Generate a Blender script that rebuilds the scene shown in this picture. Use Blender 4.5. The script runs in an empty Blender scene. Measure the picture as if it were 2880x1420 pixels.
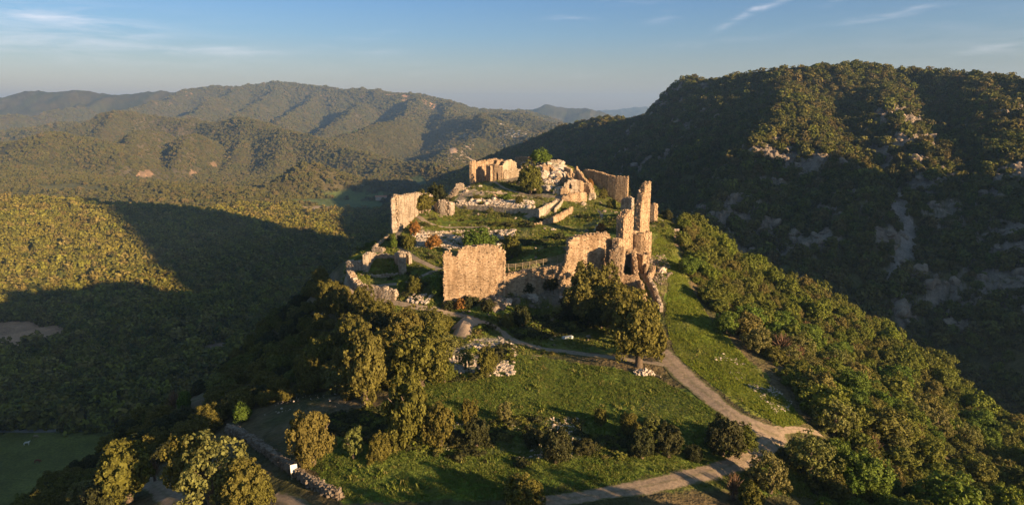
import bpy, math, random
import numpy as np
from mathutils import Vector, Matrix
R = math.radians
sc = bpy.context.scene
rng = np.random.default_rng(7)
random.seed(7)

# ------------------------------------------------------------------ camera
F = 1920.0                      # focal length in pixels of the 2880 x 1420 photograph
PITCH = R(11.62)
cam_d = bpy.data.cameras.new('camera'); cam = bpy.data.objects.new('camera', cam_d)
sc.collection.objects.link(cam); sc.camera = cam
cam_d.sensor_width = 36; cam_d.lens = 36 * F / 2880
cam_d.clip_start = 1; cam_d.clip_end = 40000
cam.location = (0, 0, 0); cam.rotation_euler = (R(90) - PITCH, 0, 0)
# ------------------------------------------------------------------ light
SUN_AZ = R(128)                 # clockwise from +Y
SUN_EL = R(14)
sd = bpy.data.lights.new('sun', 'SUN'); sun = bpy.data.objects.new('sun', sd)
sc.collection.objects.link(sun)
sd.energy = 5.0; sd.angle = R(0.6); sd.color = (1.0, 0.67, 0.36)
tosun = Vector((math.sin(SUN_AZ) * math.cos(SUN_EL), math.cos(SUN_AZ) * math.cos(SUN_EL), math.sin(SUN_EL)))
sun.rotation_euler = tosun.to_track_quat('Z', 'Y').to_euler()
sun.location = (300, -150, 200)
sc.view_settings.view_transform = 'Standard'; sc.view_settings.look = 'None'
sc.view_settings.gamma = 1; sc.view_settings.exposure = 1.7
sc.view_settings.use_curve_mapping = False

W = bpy.data.worlds.new('World'); sc.world = W; W.use_nodes = True
nt = W.node_tree; nt.nodes.clear()
def N(nt, t, **k):
    n = nt.nodes.new(t)
    for a, b in k.items():
        if a == 'inp':
            for i, v in b.items(): n.inputs[i].default_value = v
        else: setattr(n, a, b)
    return n
def L(nt, a, b): nt.links.new(a, b)
def math_(nt, op, a, b=None, c=None, clamp=False):
    n = nt.nodes.new('ShaderNodeMath'); n.operation = op; n.use_clamp = clamp
    for i, v in enumerate((a, b, c)):
        if v is None: continue
        if isinstance(v, (int, float)): n.inputs[i].default_value = v
        else: nt.links.new(v, n.inputs[i])
    return n.outputs[0]
def ramp(nt, fac, stops, interp='LINEAR'):
    n = nt.nodes.new('ShaderNodeValToRGB'); cr = n.color_ramp; cr.interpolation = interp
    while len(cr.elements) > 1: cr.elements.remove(cr.elements[-1])
    cr.elements[0].position = stops[0][0]; cr.elements[0].color = tuple(stops[0][1]) + (1,)
    for p, c in stops[1:]:
        e = cr.elements.new(p); e.color = tuple(c) + (1,)
    nt.links.new(fac, n.inputs[0]); return n.outputs[0]
def mix(nt, fac, a, b, mode='MIX'):
    n = nt.nodes.new('ShaderNodeMix'); n.data_type = 'RGBA'; n.blend_type = mode
    for i, v in ((0, fac), (6, a), (7, b)):
        if isinstance(v, (int, float)): n.inputs[i].default_value = v
        elif isinstance(v, (tuple, list)): n.inputs[i].default_value = tuple(v)[:3] + (1,)
        else: nt.links.new(v, n.inputs[i])
    return n.outputs[2]

sky = N(nt, 'ShaderNodeTexSky', sky_type='NISHITA', sun_disc=False, sun_elevation=SUN_EL, sun_rotation=SUN_AZ,
        altitude=300, air_density=1.0, dust_density=0.6, ozone_density=1.0)
tc = N(nt, 'ShaderNodeTexCoord'); sep = N(nt, 'ShaderNodeSeparateXYZ'); L(nt, tc.outputs['Generated'], sep.inputs[0])
az = math_(nt, 'ARCTAN2', sep.outputs[0], sep.outputs[1])
el = math_(nt, 'ARCSINE', sep.outputs[2])
eln = math_(nt, 'MULTIPLY', el, 1 / R(30), clamp=True)
# evening tint of the sky: mauve low down, blue above, carried on to the zenith
SKYTINT = [(0.0, (0.32, 0.25, 0.275)), (0.05, (0.32, 0.268, 0.295)), (0.12, (0.275, 0.275, 0.325)), (0.20, (0.21, 0.275, 0.38)),
           (0.29, (0.175, 0.265, 0.40)), (0.5, (0.235, 0.32, 0.40)), (1.0, (0.46, 0.49, 0.46))]
tint = ramp(nt, eln, SKYTINT)
skyc = mix(nt, 1.0, sky.outputs[0], tint, 'MULTIPLY')
# thin cirrus: soft streaks, wind-drawn noise
def pz(px, py):
    b = -(py - 710) / F; a = (px - 1440) / F
    x = a; y = math.cos(PITCH) + b * math.sin(PITCH); z = -math.sin(PITCH) + b * math.cos(PITCH)
    return math.atan2(x, y), math.atan2(z, math.hypot(x, y))
cv = N(nt, 'ShaderNodeCombineXYZ'); L(nt, az, cv.inputs[0]); L(nt, el, cv.inputs[1])
mp = N(nt, 'ShaderNodeMapping', inp={2: (0, 0, R(-5)), 3: (9, 75, 1)}); L(nt, cv.outputs[0], mp.inputs[0])
nz = N(nt, 'ShaderNodeTexNoise', inp={'Scale': 1.0, 'Detail': 7.0, 'Roughness': 0.6, 'Distortion': 0.6}); L(nt, mp.outputs[0], nz.inputs['Vector'])
streak = math_(nt, 'SUBTRACT', nz.outputs[0], 0.40); streak = math_(nt, 'MULTIPLY', streak, 2.8, clamp=True)
mp2 = N(nt, 'ShaderNodeMapping', inp={3: (14, 40, 1)}); L(nt, cv.outputs[0], mp2.inputs[0])
nz2 = N(nt, 'ShaderNodeTexNoise', inp={'Scale': 1.0, 'Detail': 4.0, 'Distortion': 1.0}); L(nt, mp2.outputs[0], nz2.inputs['Vector'])
wob = math_(nt, 'MULTIPLY', math_(nt, 'SUBTRACT', nz2.outputs[0], 0.5), 0.02)
elw = math_(nt, 'ADD', el, wob)
tot = None
for (cx, cy, wx, wy, tilt, amp) in [(120, 85, 330, 60, -.05, .62), (100, 42, 200, 12, -.09, .5), (375, 88, 60, 12, 0, .5), (680, 147, 120, 14, 0, .55),
        (440, 145, 170, 14, 0, .35), (1010, 113, 110, 10, .16, .45), (1060, 147, 70, 10, 0, .3), (255, 37, 30, 8, 0, .3),
        (1590, 51, 60, 5, 0, .5), (1790, 6, 70, 6, 0, .5), (2140, 25, 75, 9, .42, .8), (2105, 40, 50, 8, .5, .7), (1860, 55, 40, 12, .2, .3),
        (2500, 43, 110, 7, .13, .55), (2360, 3, 50, 5, .1, .4), (2020, 118, 130, 6, .07, .35), (1620, 210, 60, 10, 0, .25), (2780, 140, 110, 14, .3, .35),
        (2650, 90, 300, 60, .1, .12), (900, 190, 500, 25, 0, .16), (-500, 80, 350, 50, 0, .5), (3400, 60, 300, 30, .1, .5)]:
    a0, e0 = pz(cx, cy); sx = wx / F * .95; sy = wy / F
    dx = math_(nt, 'SUBTRACT', az, a0); dy = math_(nt, 'SUBTRACT', elw, e0)
    dy = math_(nt, 'SUBTRACT', dy, math_(nt, 'MULTIPLY', dx, tilt))
    q = math_(nt, 'ADD', math_(nt, 'POWER', math_(nt, 'MULTIPLY', dx, 1 / sx), 2), math_(nt, 'POWER', math_(nt, 'MULTIPLY', dy, 1 / sy), 2))
    g = math_(nt, 'MULTIPLY', math_(nt, 'EXPONENT', math_(nt, 'MULTIPLY', q, -1.0)), amp)
    tot = g if tot is None else math_(nt, 'ADD', tot, g)
cl = math_(nt, 'MULTIPLY', tot, streak, clamp=True)
cl = math_(nt, 'MULTIPLY', cl, 0.6)
skyc = mix(nt, cl, skyc, (4.0, 3.75, 3.9))
bg = N(nt, 'ShaderNodeBackground', inp={1: 0.10}); L(nt, skyc, bg.inputs[0])
out = N(nt, 'ShaderNodeOutputWorld'); L(nt, bg.outputs[0], out.inputs[0])

# ------------------------------------------------------------------ helpers
COL = sc.collection
def U(px, py, Y):
    b = -(py - 710) / F; a = (px - 1440) / F
    y = math.cos(PITCH) + b * math.sin(PITCH); z = -math.sin(PITCH) + b * math.cos(PITCH)
    return np.array((a / y * Y, Y, z / y * Y))
def tag(o, label=None, cat=None, group=None, kind=None):
    if label: o['label'] = label
    if cat: o['category'] = cat
    if group: o['group'] = group
    if kind: o['kind'] = kind
    return o
def mesh_from(name, V, Fc, mat=None, smooth=False):
    """V (n,3), Fc (m,3|4) integer array"""
    me = bpy.data.meshes.new(name); V = np.asarray(V, np.float32); Fc = np.asarray(Fc, np.int32)
    me.vertices.add(len(V)); me.vertices.foreach_set('co', V.ravel())
    k = Fc.shape[1]; me.loops.add(Fc.size); me.loops.foreach_set('vertex_index', Fc.ravel())
    me.polygons.add(len(Fc)); me.polygons.foreach_set('loop_start', np.arange(0, Fc.size, k, dtype=np.int32))
    me.polygons.foreach_set('use_smooth', np.full(len(Fc), smooth, bool))
    me.update(calc_edges=True)
    if mat: me.materials.append(mat)
    return me
def obj(name, me, parent=None, loc=None, rot=None, scl=None):
    o = bpy.data.objects.new(name, me); COL.objects.link(o)
    if parent is not None: o.parent = parent
    if loc is not None: o.location = tuple(float(v) for v in loc)
    if rot is not None: o.rotation_euler = rot
    if scl is not None: o.scale = scl
    return o
def cat_(parts):
    Vs, Fs, n = [], [], 0
    for V, Fc in parts:
        Vs.append(V); Fs.append(Fc + n); n += len(V)
    return np.concatenate(Vs), np.concatenate(Fs)
def tube(pts, rad, k=6):
    pts = np.asarray(pts, float); V = []; n = len(pts)
    for i, p in enumerate(pts):
        d = pts[min(i + 1, n - 1)] - pts[max(i - 1, 0)]; d /= np.linalg.norm(d) + 1e-9
        a = np.cross(d, (0, 0, 1.)); 
        if np.linalg.norm(a) < .1: a = np.cross(d, (1., 0, 0))
        a /= np.linalg.norm(a); b = np.cross(d, a)
        for j in range(k):
            t = 2 * math.pi * j / k; V.append(p + rad[i] * (math.cos(t) * a + math.sin(t) * b))
    Fc = [(i * k + j, i * k + (j + 1) % k, (i + 1) * k + (j + 1) % k, (i + 1) * k + j) for i in range(n - 1) for j in range(k)]
    V.append(pts[-1]); e = len(V) - 1
    Fc += [((n - 1) * k + j, (n - 1) * k + (j + 1) % k, e, e) for j in range(0)]
    V.append(pts[0])
    return np.array(V), np.array(Fc)
BOXF = np.array([(0, 3, 2, 1), (4, 5, 6, 7), (0, 1, 5, 4), (1, 2, 6, 5), (2, 3, 7, 6), (3, 0, 4, 7)])
SGN = np.array([(-1, -1, -1), (1, -1, -1), (1, 1, -1), (-1, 1, -1), (-1, -1, 1), (1, -1, 1), (1, 1, 1), (-1, 1, 1)], float)
def boxes(C, T, Nn, h, jit=0.0, Z=None):
    """many boxes: centre C, axes T, Nn, Z; half sizes h (n,3)"""
    C = np.asarray(C, float); n = len(C)
    if Z is None: Z = np.tile((0, 0, 1.), (n, 1))
    s = SGN[None] * h[:, None, :]
    if jit: s = s * (1 + rng.uniform(-jit, jit * .3, s.shape))
    V = C[:, None, :] + s[:, :, 0:1] * T[:, None, :] + s[:, :, 1:2] * Nn[:, None, :] + s[:, :, 2:3] * Z[:, None, :]
    Fc = BOXF[None] + (np.arange(n) * 8)[:, None, None]
    return V.reshape(-1, 3), Fc.reshape(-1, 4)
# gradient-free value noise, vectorised
def _hash(ix, iy, seed):
    h = (ix.astype(np.int64) * 374761393 + iy.astype(np.int64) * 668265263 + seed * 1442695041) & 0xFFFFFFFF
    h = ((h ^ (h >> 13)) * 1274126177) & 0xFFFFFFFF
    return ((h ^ (h >> 16)) & 0xFFFF) / 65535.0
def vnoise(x, y, seed=0):
    ix = np.floor(x); iy = np.floor(y); fx = x - ix; fy = y - iy
    fx = fx * fx * fx * (fx * (fx * 6 - 15) + 10); fy = fy * fy * fy * (fy * (fy * 6 - 15) + 10)
    a = _hash(ix, iy, seed); b = _hash(ix + 1, iy, seed); c = _hash(ix, iy + 1, seed); d = _hash(ix + 1, iy + 1, seed)
    return (a + (b - a) * fx) * (1 - fy) + (c + (d - c) * fx) * fy
def fbm(x, y, scale, octv=4, seed=0, ridged=False, gain=.5):
    s = 0; a = 1; t = 0; x = np.asarray(x, float) / scale; y = np.asarray(y, float) / scale
    for o in range(octv):
        n = vnoise(x, y, seed + o) * 2 - 1
        if ridged: n = 1 - 2 * np.abs(n)
        s = s + a * n; t += a; a *= gain; x, y = (x * 1.6 - y * 1.2) + 13.7, (x * 1.2 + y * 1.6) + 7.1
    return s / t

# ------------------------------------------------------------------ terrain
HILL = [  # (px, py, Y) ground points of the castle hill; its unseen back shoulder is added for shade
 (1440,1400,73.5),(1000,1400,74.5),(700,1400,77),(1900,1400,73.5),(2300,1400,80),(1440,1250,85),(1100,1250,85.5),(1900,1250,86),
 (1440,1100,102.5),(1200,1100,103),(1800,1100,103),(1500,1000,119),(1300,1000,119),(1750,1000,118.5),(1350,930,132),(1500,900,139),
 (1650,900,139),(1260,870,147),(1100,850,151),(1000,825,156.5),(970,790,163),(1250,840,149),(1410,825,149),(1330,862,146),
 (1500,850,148),(1560,805,150),(1480,795,151),(1500,752,153),(1590,728,153),(1450,730,160),(1560,700,170),(1300,720,172),(1200,700,177),
 (1200,760,163),(1180,795,157),(1225,757,165),(1130,700,182),(1120,650,196),(1150,612,208),(1250,640,200),(1300,655,195),
 (1300,692,184),(1450,652,192),(1090,772,166),(1000,740,173),(1050,715,178),(985,742,175),(985,818,157),(1102,662,192),(1140,637,199),
 (1187,597,213),(1220,580,225),(1275,593,221),(1320,597,218),(1380,600,214),(1440,604,210.5),(1505,614,206),(1320,579,222.5),(1380,581,218.5),(1440,586,215),(1492,592,211),(1540,601,212.5),(1565,576,220.5),(1530,586,215),(1500,638,195),(1550,632,201),(1596,608,212),(1400,640,198),(1400,615,207),(1260,614,212),(1240,592,221),(1300,572,224),(1450,580,216),(1503,588,209.5),
 (1400,550,231),(1492,547,235),(1572,558,226),(1520,605,210),(1280,540,239),(1330,520,246),(1440,510,248),(1450,490,256),(1500,465,263),
 (1560,455,263),(1600,480,257),(1550,500,247),(1570,530,238),(1600,540,238),(1650,545,237),(1600,600,216),(1660,580,223),(1640,640,200),
 (1600,685,178),(1700,600,209),(1700,680,172),(1680,545,250),(1740,578,238),(1780,600,218),(1850,605,206),(1880,625,200),(1870,660,186),
 (1840,722,168),(1900,760,158),(1750,782,155),(1820,800,150),(1860,880,137),(1950,900,133),(2050,1050,112),(1850,1000,119),(2200,1200,93),
 (2150,1100,106),(2250,1100,108.5),(2200,1000,125),(2080,900,142),(1990,780,165),(1930,680,186),(1905,645,196),
 (2100,850,165),(2000,700,196),(1965,655,215),(2170,790,220),(2400,890,200),(2600,1030,172),(2760,1150,150),(2880,1230,138),(2300,1000,140),
 (2600,1200,120),(2500,1380,88),(2800,1400,95),(2400,1100,115),(2400,950,165),
 (955,745,182),(860,850,182),(760,930,183),(640,1040,170),(560,1105,160),(480,1150,145),(400,1210,130),(300,1300,115),(200,1400,102),
 (950,825,165),(900,900,158),(800,1000,148),(1000,950,137),(1100,900,144),(1000,1100,107),(800,1100,117),(650,1150,118),(640,1215,102),
 (850,1320,82),(960,1395,75),(500,1300,96),(300,1400,92),(1500,505,320),(1650,570,330),(1780,630,335),(1900,672,335),(2010,705,330),(2120,785,300),(1200,950,131),(1060,725,200),(1000,800,200)]  # unseen back shoulder added here so the hill's shadow fills the valley
ctrl = [U(*p) for p in HILL] + [np.array(p, float) for p in [
 (-30,50,-45),(0,50,-45),(30,50,-45),(60,60,-48),(-60,60,-52),(-60,40,-52),(60,40,-49),(0,35,-46),(105,80,-60),(-80,75,-57),
 (8,287,-29),(40,285,-32),(-20,278,-36),(-42,250,-42),(-15,325,-48),(-60,215,-58)]]
ctrl = np.array(ctrl)
def tps_fit(P, z, lam=0.6):
    n = len(P); d2 = ((P[:, None] - P[None]) ** 2).sum(-1); K = .5 * d2 * np.log(d2 + 1e-9)
    A = np.zeros((n + 3, n + 3)); A[:n, :n] = K + lam * np.eye(n) * 10; A[:n, n] = 1; A[:n, n + 1:] = P; A[n:, :n] = A[:n, n:].T
    return np.linalg.solve(A, np.concatenate([z, np.zeros(3)]))
TC = tps_fit(ctrl[:, :2] / 10, ctrl[:, 2], 0.001)
def tps_eval(x, y):
    o = TC[-3] + TC[-2] * x / 10 + TC[-1] * y / 10
    for i in range(len(ctrl)):
        d2 = ((x - ctrl[i, 0]) ** 2 + (y - ctrl[i, 1]) ** 2) / 100
        o += TC[i] * .5 * d2 * np.log(d2 + 1e-9)
    return o
def hull(P):
    P = sorted(map(tuple, P)); lo = []; up = []
    cr = lambda o, a, b: (a[0]-o[0])*(b[1]-o[1])-(a[1]-o[1])*(b[0]-o[0])
    for p in P:
        while len(lo) > 1 and cr(lo[-2], lo[-1], p) <= 0: lo.pop()
        lo.append(p)
    for p in reversed(P):
        while len(up) > 1 and cr(up[-2], up[-1], p) <= 0: up.pop()
        up.append(p)
    return lo[:-1] + up[:-1]
HU = hull(ctrl[:, :2])
def hull_dist(x, y):
    d = np.full(x.shape, -1e9)
    for (ax, ay), (bx, by) in zip(HU, HU[1:] + HU[:1]):
        l = math.hypot(bx - ax, by - ay); nx, ny = (by - ay) / l, -(bx - ax) / l
        d = np.maximum(d, (x - ax) * nx + (y - ay) * ny)
    return np.maximum(d, 0)
FLOOR = -173.0
# ridges: (slope, roundness, nodes (px,py,Y) or world ('w',x,y,z))
RIDGES = [   # kind, slope (or left / right of the direction of travel), roundness, crest
 ('hills', .20, 40, [(-400,560,800),(-100,575,850),(150,588,880),(300,602,860),(400,625,840)]),
 ('hills', .16, 40, [(-200,484,1500),(0,486,1500),(100,497,1450),(250,520,1400),(400,526,1380),(560,532,1300),(680,548,1250)]),
 ('hills', .50, 40, [(-200,440,1900),(60,408,1900),(157,390,1900),(260,408,1850),(330,450,1750)]),
 ('hills', .45, 30, [(157,390,1900),(100,450,1700)]),
 ('hills', (.45,.62), 30, [(110,395,2600),(210,372,2600),(330,329,2700),(430,340,2750),(560,347,2700),(640,354,2600),(700,361,2500),(790,378,2350),(900,409,2200),(1040,436,2000),(1200,470,1850),(1300,492,1750)]),
 ('hills', .75, 12, [(330,329,2700),(300,372,2480),(265,405,2330)]),
 ('hills', .75, 12, [(470,393,2350),(380,389,2080),(366,430,1900),(335,495,1740)]),
 ('hills', .75, 12, [(600,408,2300),(527,395,2120),(508,440,1940),(470,508,1760)]),
 ('hills', .6, 14, [(700,361,2500),(680,420,2250),(650,470,2050),(620,515,1850)]),
 ('hills', .5, 20, [(800,380,2350),(800,430,2150),(760,480,1950)]),
 ('hills', .45, 30, [(-100,400,2900),(60,375,2900),(157,339,3000),(270,347,3000),(350,360,2900)]),
 ('hills', .62, 14, [(780,518,1380),(874,464,1430),(1000,500,1400),(1100,526,1370)]),
 ('hills', .75, 14, [(1090,436,1960),(1070,480,1850),(1010,518,1700)]),
 ('far', .42, 60, [(-500,290,5200),(0,273,5200),(90,263,5300),(330,269,5200),(500,263,5100),(560,258,5000),(700,251,5000),(810,244,5000),(900,256,4900),(1040,259,4600),(1160,263,4400),(1210,276,4300),(1270,291,4200),(1350,311,4200),(1480,319,4500)]),
 ('far', .75, 20, [(540,258,5000),(420,296,4300),(240,345,3500)]),
 ('far', .75, 20, [(690,253,5000),(610,290,4300),(500,340,3500)]),
 ('far', .75, 20, [(800,256,4900),(720,303,4200),(620,350,3500)]),
 ('far', .75, 20, [(900,268,4800),(850,315,4000),(760,370,3200)]),
 ('far', .75, 20, [(1040,276,4500),(980,333,3600),(870,400,2800)]),
 ('far', .75, 20, [(330,278,5200),(200,313,4500),(0,345,3900)]),
 ('far', .62, 30, [(1180,280,4300),(1150,322,3500),(1080,357,2850),(930,398,2450)]),
 ('far', .55, 30, [(1270,300,4100),(1260,328,3400),(1385,356,2750),(1330,405,2350),(1250,440,2150)]),
 ('far', .42, 40, [(1385,356,2750),(1480,378,2500),(1600,406,2300)]),
 ('far', .38, 50, [(1280,313,3800),(1450,338,3400),(1560,358,3000),(1640,390,2700)]),
 ('far', .35, 50, [(1300,330,6500),(1400,318,6500),(1500,313,6500),(1545,305,6500),(1600,314,6500),(1660,315,6300),(1695,335,6300),(1750,350,6000)]),
 ('far', .10, 60, [(1450,325,12500),(1650,322,12500),(1790,304,12500),(1900,312,12500),(2200,320,12500)]),
 ('gorge', .42, 14, [(1270,492,1800),(1330,482,1700),(1430,446,1560),(1500,407,1460),(1560,381,1380),(1640,351,1300),(1700,341,1240),(1790,337,1180),(1825,330,1150)]),
 ('gorge', (2.0,2.0), 5, [(1825,330,1150),(1848,305,1110),(1862,270,1080),(1890,246,1060),(1905,240,1040)]),
 ('gorge', (.6,1.7), 8, [(1905,240,1040),(1950,232,1000),(2060,224,920)]),
 ('gorge', (.55,.62), 14, [(2075,223,910),(2200,208,850),(2350,198,830),(2480,191,850),(2560,203,830),(2620,218,800),(2750,230,750),(2880,240,700),(3100,241,640),(3400,235,560),('w',640,330,40)]),
 ('gorge', (.50,.80), 8, [(2200,214,850),(2215,300,690),(2135,405,590),(2065,525,520),(1985,640,460),(1915,740,420)]),
 ('gorge', .55, 10, [(2215,300,690),(2300,420,570),(2420,500,505),(2400,600,455),(2250,740,410)]),
 ('gorge', .55, 10, [(2480,200,840),(2500,330,650),(2600,420,570),(2680,560,480),(2660,740,410)]),
 ('gorge', .60, 10, [(2750,238,745),(2840,340,590),(2860,480,500),(2880,680,410)]),
 ('side', (1.27,2.3), 12, [('w',700,-33,345),('w',900,-189,355)]),  # added mountain out of view, shaped to throw shade over the valley
 ('gorge', .50, 12, [(3100,243,640),(3200,420,480),(3200,650,380)]),
 ('gorge', .75, 8, [(1950,240,1000),(1935,330,900),(1850,480,760)]),
 ('gorge', .75, 8, [(2080,228,910),(2050,330,760),(1950,450,650)]),
 ('gorge', .60, 12, [(1700,341,1240),(1660,430,1080),(1600,500,960)]),
]
def nodes_w(ns): return np.array([(n[1:] if n[0] == 'w' else U(*n)) for n in ns], float)
def ridge_h(x, y, nodes, slope, rnd):
    best = np.full(x.shape, -1e9)
    for a, b in zip(nodes[:-1], nodes[1:]):
        dx, dy = b[0] - a[0], b[1] - a[1]; l2 = dx * dx + dy * dy + 1e-9
        t = np.clip(((x - a[0]) * dx + (y - a[1]) * dy) / l2, 0, 1)
        d = np.hypot(x - a[0] - t * dx, y - a[1] - t * dy)
        sl = slope if not isinstance(slope, tuple) else np.where(dx * (y - a[1]) - dy * (x - a[0]) > 0, slope[0], slope[1])
        best = np.maximum(best, a[2] + t * (b[2] - a[2]) - sl * (np.sqrt(d * d + rnd * rnd) - rnd))
    return best
def smax(a, b, k):
    d = np.clip((a - b) / k, -1, 1); return np.where(a - b > k, a, np.where(b - a > k, b, (a + b) / 2 + k / 4 * (d * d + 1)))
def height(x, y):
    r = np.hypot(x, y)
    far = FLOOR + 4 * fbm(x, y, 260, 3, 5) + np.clip((r - 3000) / 4000, 0, 2) * 20
    base = far.copy()
    # slopes get gullies that follow the fall of the ground
    wx = x + 60 * fbm(x, y, 300, 2, 31); wy = y + 60 * fbm(x, y, 300, 2, 41)
    for kind, slope, rnd, ns in RIDGES:
        nd = nodes_w(ns); k = {'hills': 12, 'far': 24, 'gorge': 9, 'side': 9}[kind]
        h = ridge_h(x, y, nd, slope, rnd)
        if kind == 'side': h = h - np.clip(62 - np.degrees(np.arctan2(x, y)), 0, 99) * 7  # keeps the added mountain out of view
        far = smax(far, h, k)
    up = np.clip((far - base) / 60, 0, 1)
    crest = up
    gull = fbm(wx, wy, 190, 4, 51, ridged=True)
    far = far + up * gull * np.where(r > 1300, np.clip(r / 170, 1, 20), 3.0) + up * np.clip((r - 1400) / 300, 0, 1) * (r < 2900) * 24 * fbm(x, y, 430, 3, 58, ridged=True) + up * (r > 2600) * fbm(wx, wy, 620, 2, 57, ridged=True) * np.clip(r / 160, 0, 30)
    far = far + up * fbm(x, y, 45, 3, 61) * np.clip(r / 300, 1, 3) * 1.4
    far = far + RK(x, y)
    near = np.full(x.shape, -500.0); m = r < 520
    xn, yn = x[m], y[m]; hd = hull_dist(xn, yn)
    tz = np.clip(tps_eval(xn, yn), -75, -15)
    tz = tz - .75 * np.sqrt(hd * hd + 9) + .75 * 3 - np.where(hd > 0, 1, 0) * .1 * hd * (0.5 + fbm(xn, yn, 30, 3, 3, ridged=True))
    rough = 0.25 + np.clip(hd / 10, 0, 1) * 1.6
    tz = tz + fbm(xn, yn, 9, 4, 11) * rough * .8 + fbm(xn, yn, 2.2, 2, 12) * .10
    near[m] = tz
    hill = near > far
    return smax(near, far, 4), hill, far > base + 14
# craggy zones on the gorge side
CRAGS = [(2130,420,560,40),(2340,500,530,45),(2400,560,470,30),(2300,520,540,35),(2080,640,480,40),(2000,600,470,35),(2520,350,650,35),(2560,420,590,35),(2860,330,600,40),(1860,285,1090,45),(1900,270,1020,35),(1950,330,860,40),(1870,420,780,50),(2240,650,430,30),(2470,690,440,22),(2700,640,450,40),(2700,860,370,40),(2130,700,430,35),(1680,450,1000,60),(2780,700,430,50),(2620,480,520,40),(2840,520,500,40)]
CW = [(U(a, b, c), w) for a, b, c, w in CRAGS]
def crag_mask(x, y):
    m = np.zeros(x.shape)
    for p, w in CW: m = np.maximum(m, np.exp(-((x - p[0]) ** 2 + (y - p[1]) ** 2) / (w * w)))
    return np.clip(m, 0, 1)
def RK(x, y):
    m = crag_mask(x, y)
    o = np.zeros(x.shape); s = m > .05
    o[s] = (m[s]) * (fbm(x[s], y[s], 22, 5, 71, ridged=True, gain=.7) * 8)
    return o
# polar grid around the viewpoint: fine near, coarse far
AZ = R(1) * np.concatenate([np.linspace(-75, -41, 60)[:-1], np.linspace(-41, 41, 900), np.linspace(41, 125, 110)[1:]])
RR = np.concatenate([np.linspace(32, 70, 20)[:-1], 70 * (15000 / 70) ** np.linspace(0, 1, 640)])
NA, NR = len(AZ), len(RR)
GX = np.sin(AZ)[:, None] * RR[None]; GY = np.cos(AZ)[:, None] * RR[None]
GZ, GHILL, GUP = height(GX, GY)
def gi(x, y):
    a = np.interp(np.arctan2(x, y), AZ, np.arange(NA)); r = np.interp(np.hypot(x, y), RR, np.arange(NR))
    i = np.clip(a.astype(int), 0, NA - 2); j = np.clip(r.astype(int), 0, NR - 2); return i, j, a - i, r - j
def gz(x, y, A=None):
    A = GZ if A is None else A
    x = np.asarray(x, float); y = np.asarray(y, float); i, j, u, v = gi(x, y)
    return (A[i, j] * (1 - u) + A[i + 1, j] * u) * (1 - v) + (A[i, j + 1] * (1 - u) + A[i + 1, j + 1] * u) * v
def G(px, py, rmin=40, rmax=14000):
    """ground point seen at a pixel of the photograph"""
    d = U(px, py, 1.0); h = math.hypot(d[0], 1.0); i = np.interp(math.atan2(d[0], 1.0), AZ, np.arange(NA)); i0 = int(i); u = i - i0
    col = GZ[i0] * (1 - u) + GZ[i0 + 1] * u; ray = d[2] / h * RR
    ok = np.where((ray <= col) & (RR >= rmin) & (RR <= rmax))[0]
    if len(ok) == 0: return np.array((d[0] * 3000, 3000, gz(d[0] * 3000, 3000)))
    j = ok[0]
    if j > 0 and RR[j - 1] >= rmin:
        e0 = ray[j - 1] - col[j - 1]; e1 = ray[j] - col[j]; t = e0 / (e0 - e1 + 1e-9); r = RR[j - 1] + t * (RR[j] - RR[j - 1])
    else: r = RR[j]
    x, y = d[0] / h * r, r / h
    return np.array((x, y, float(gz(x, y))))
def inpoly(x, y, P):
    c = np.zeros(np.shape(x), bool); n = len(P)
    for i in range(n):
        x1, y1 = P[i]; x2, y2 = P[(i + 1) % n]
        if y1 == y2: continue
        c ^= ((y1 > y) != (y2 > y)) & (x < (x2 - x1) * (y - y1) / (y2 - y1) + x1)
    return c
def poly(pts, **k): return [tuple(G(a, b, **k)[:2]) for a, b in pts]
# visibility from the viewpoint with a margin (used only to leave out what the photograph shows nothing of)
ang = GZ / RR[None]; run = np.maximum.accumulate(ang, axis=1)
VIS = (ang + 12.0 / RR[None] >= run)
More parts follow.
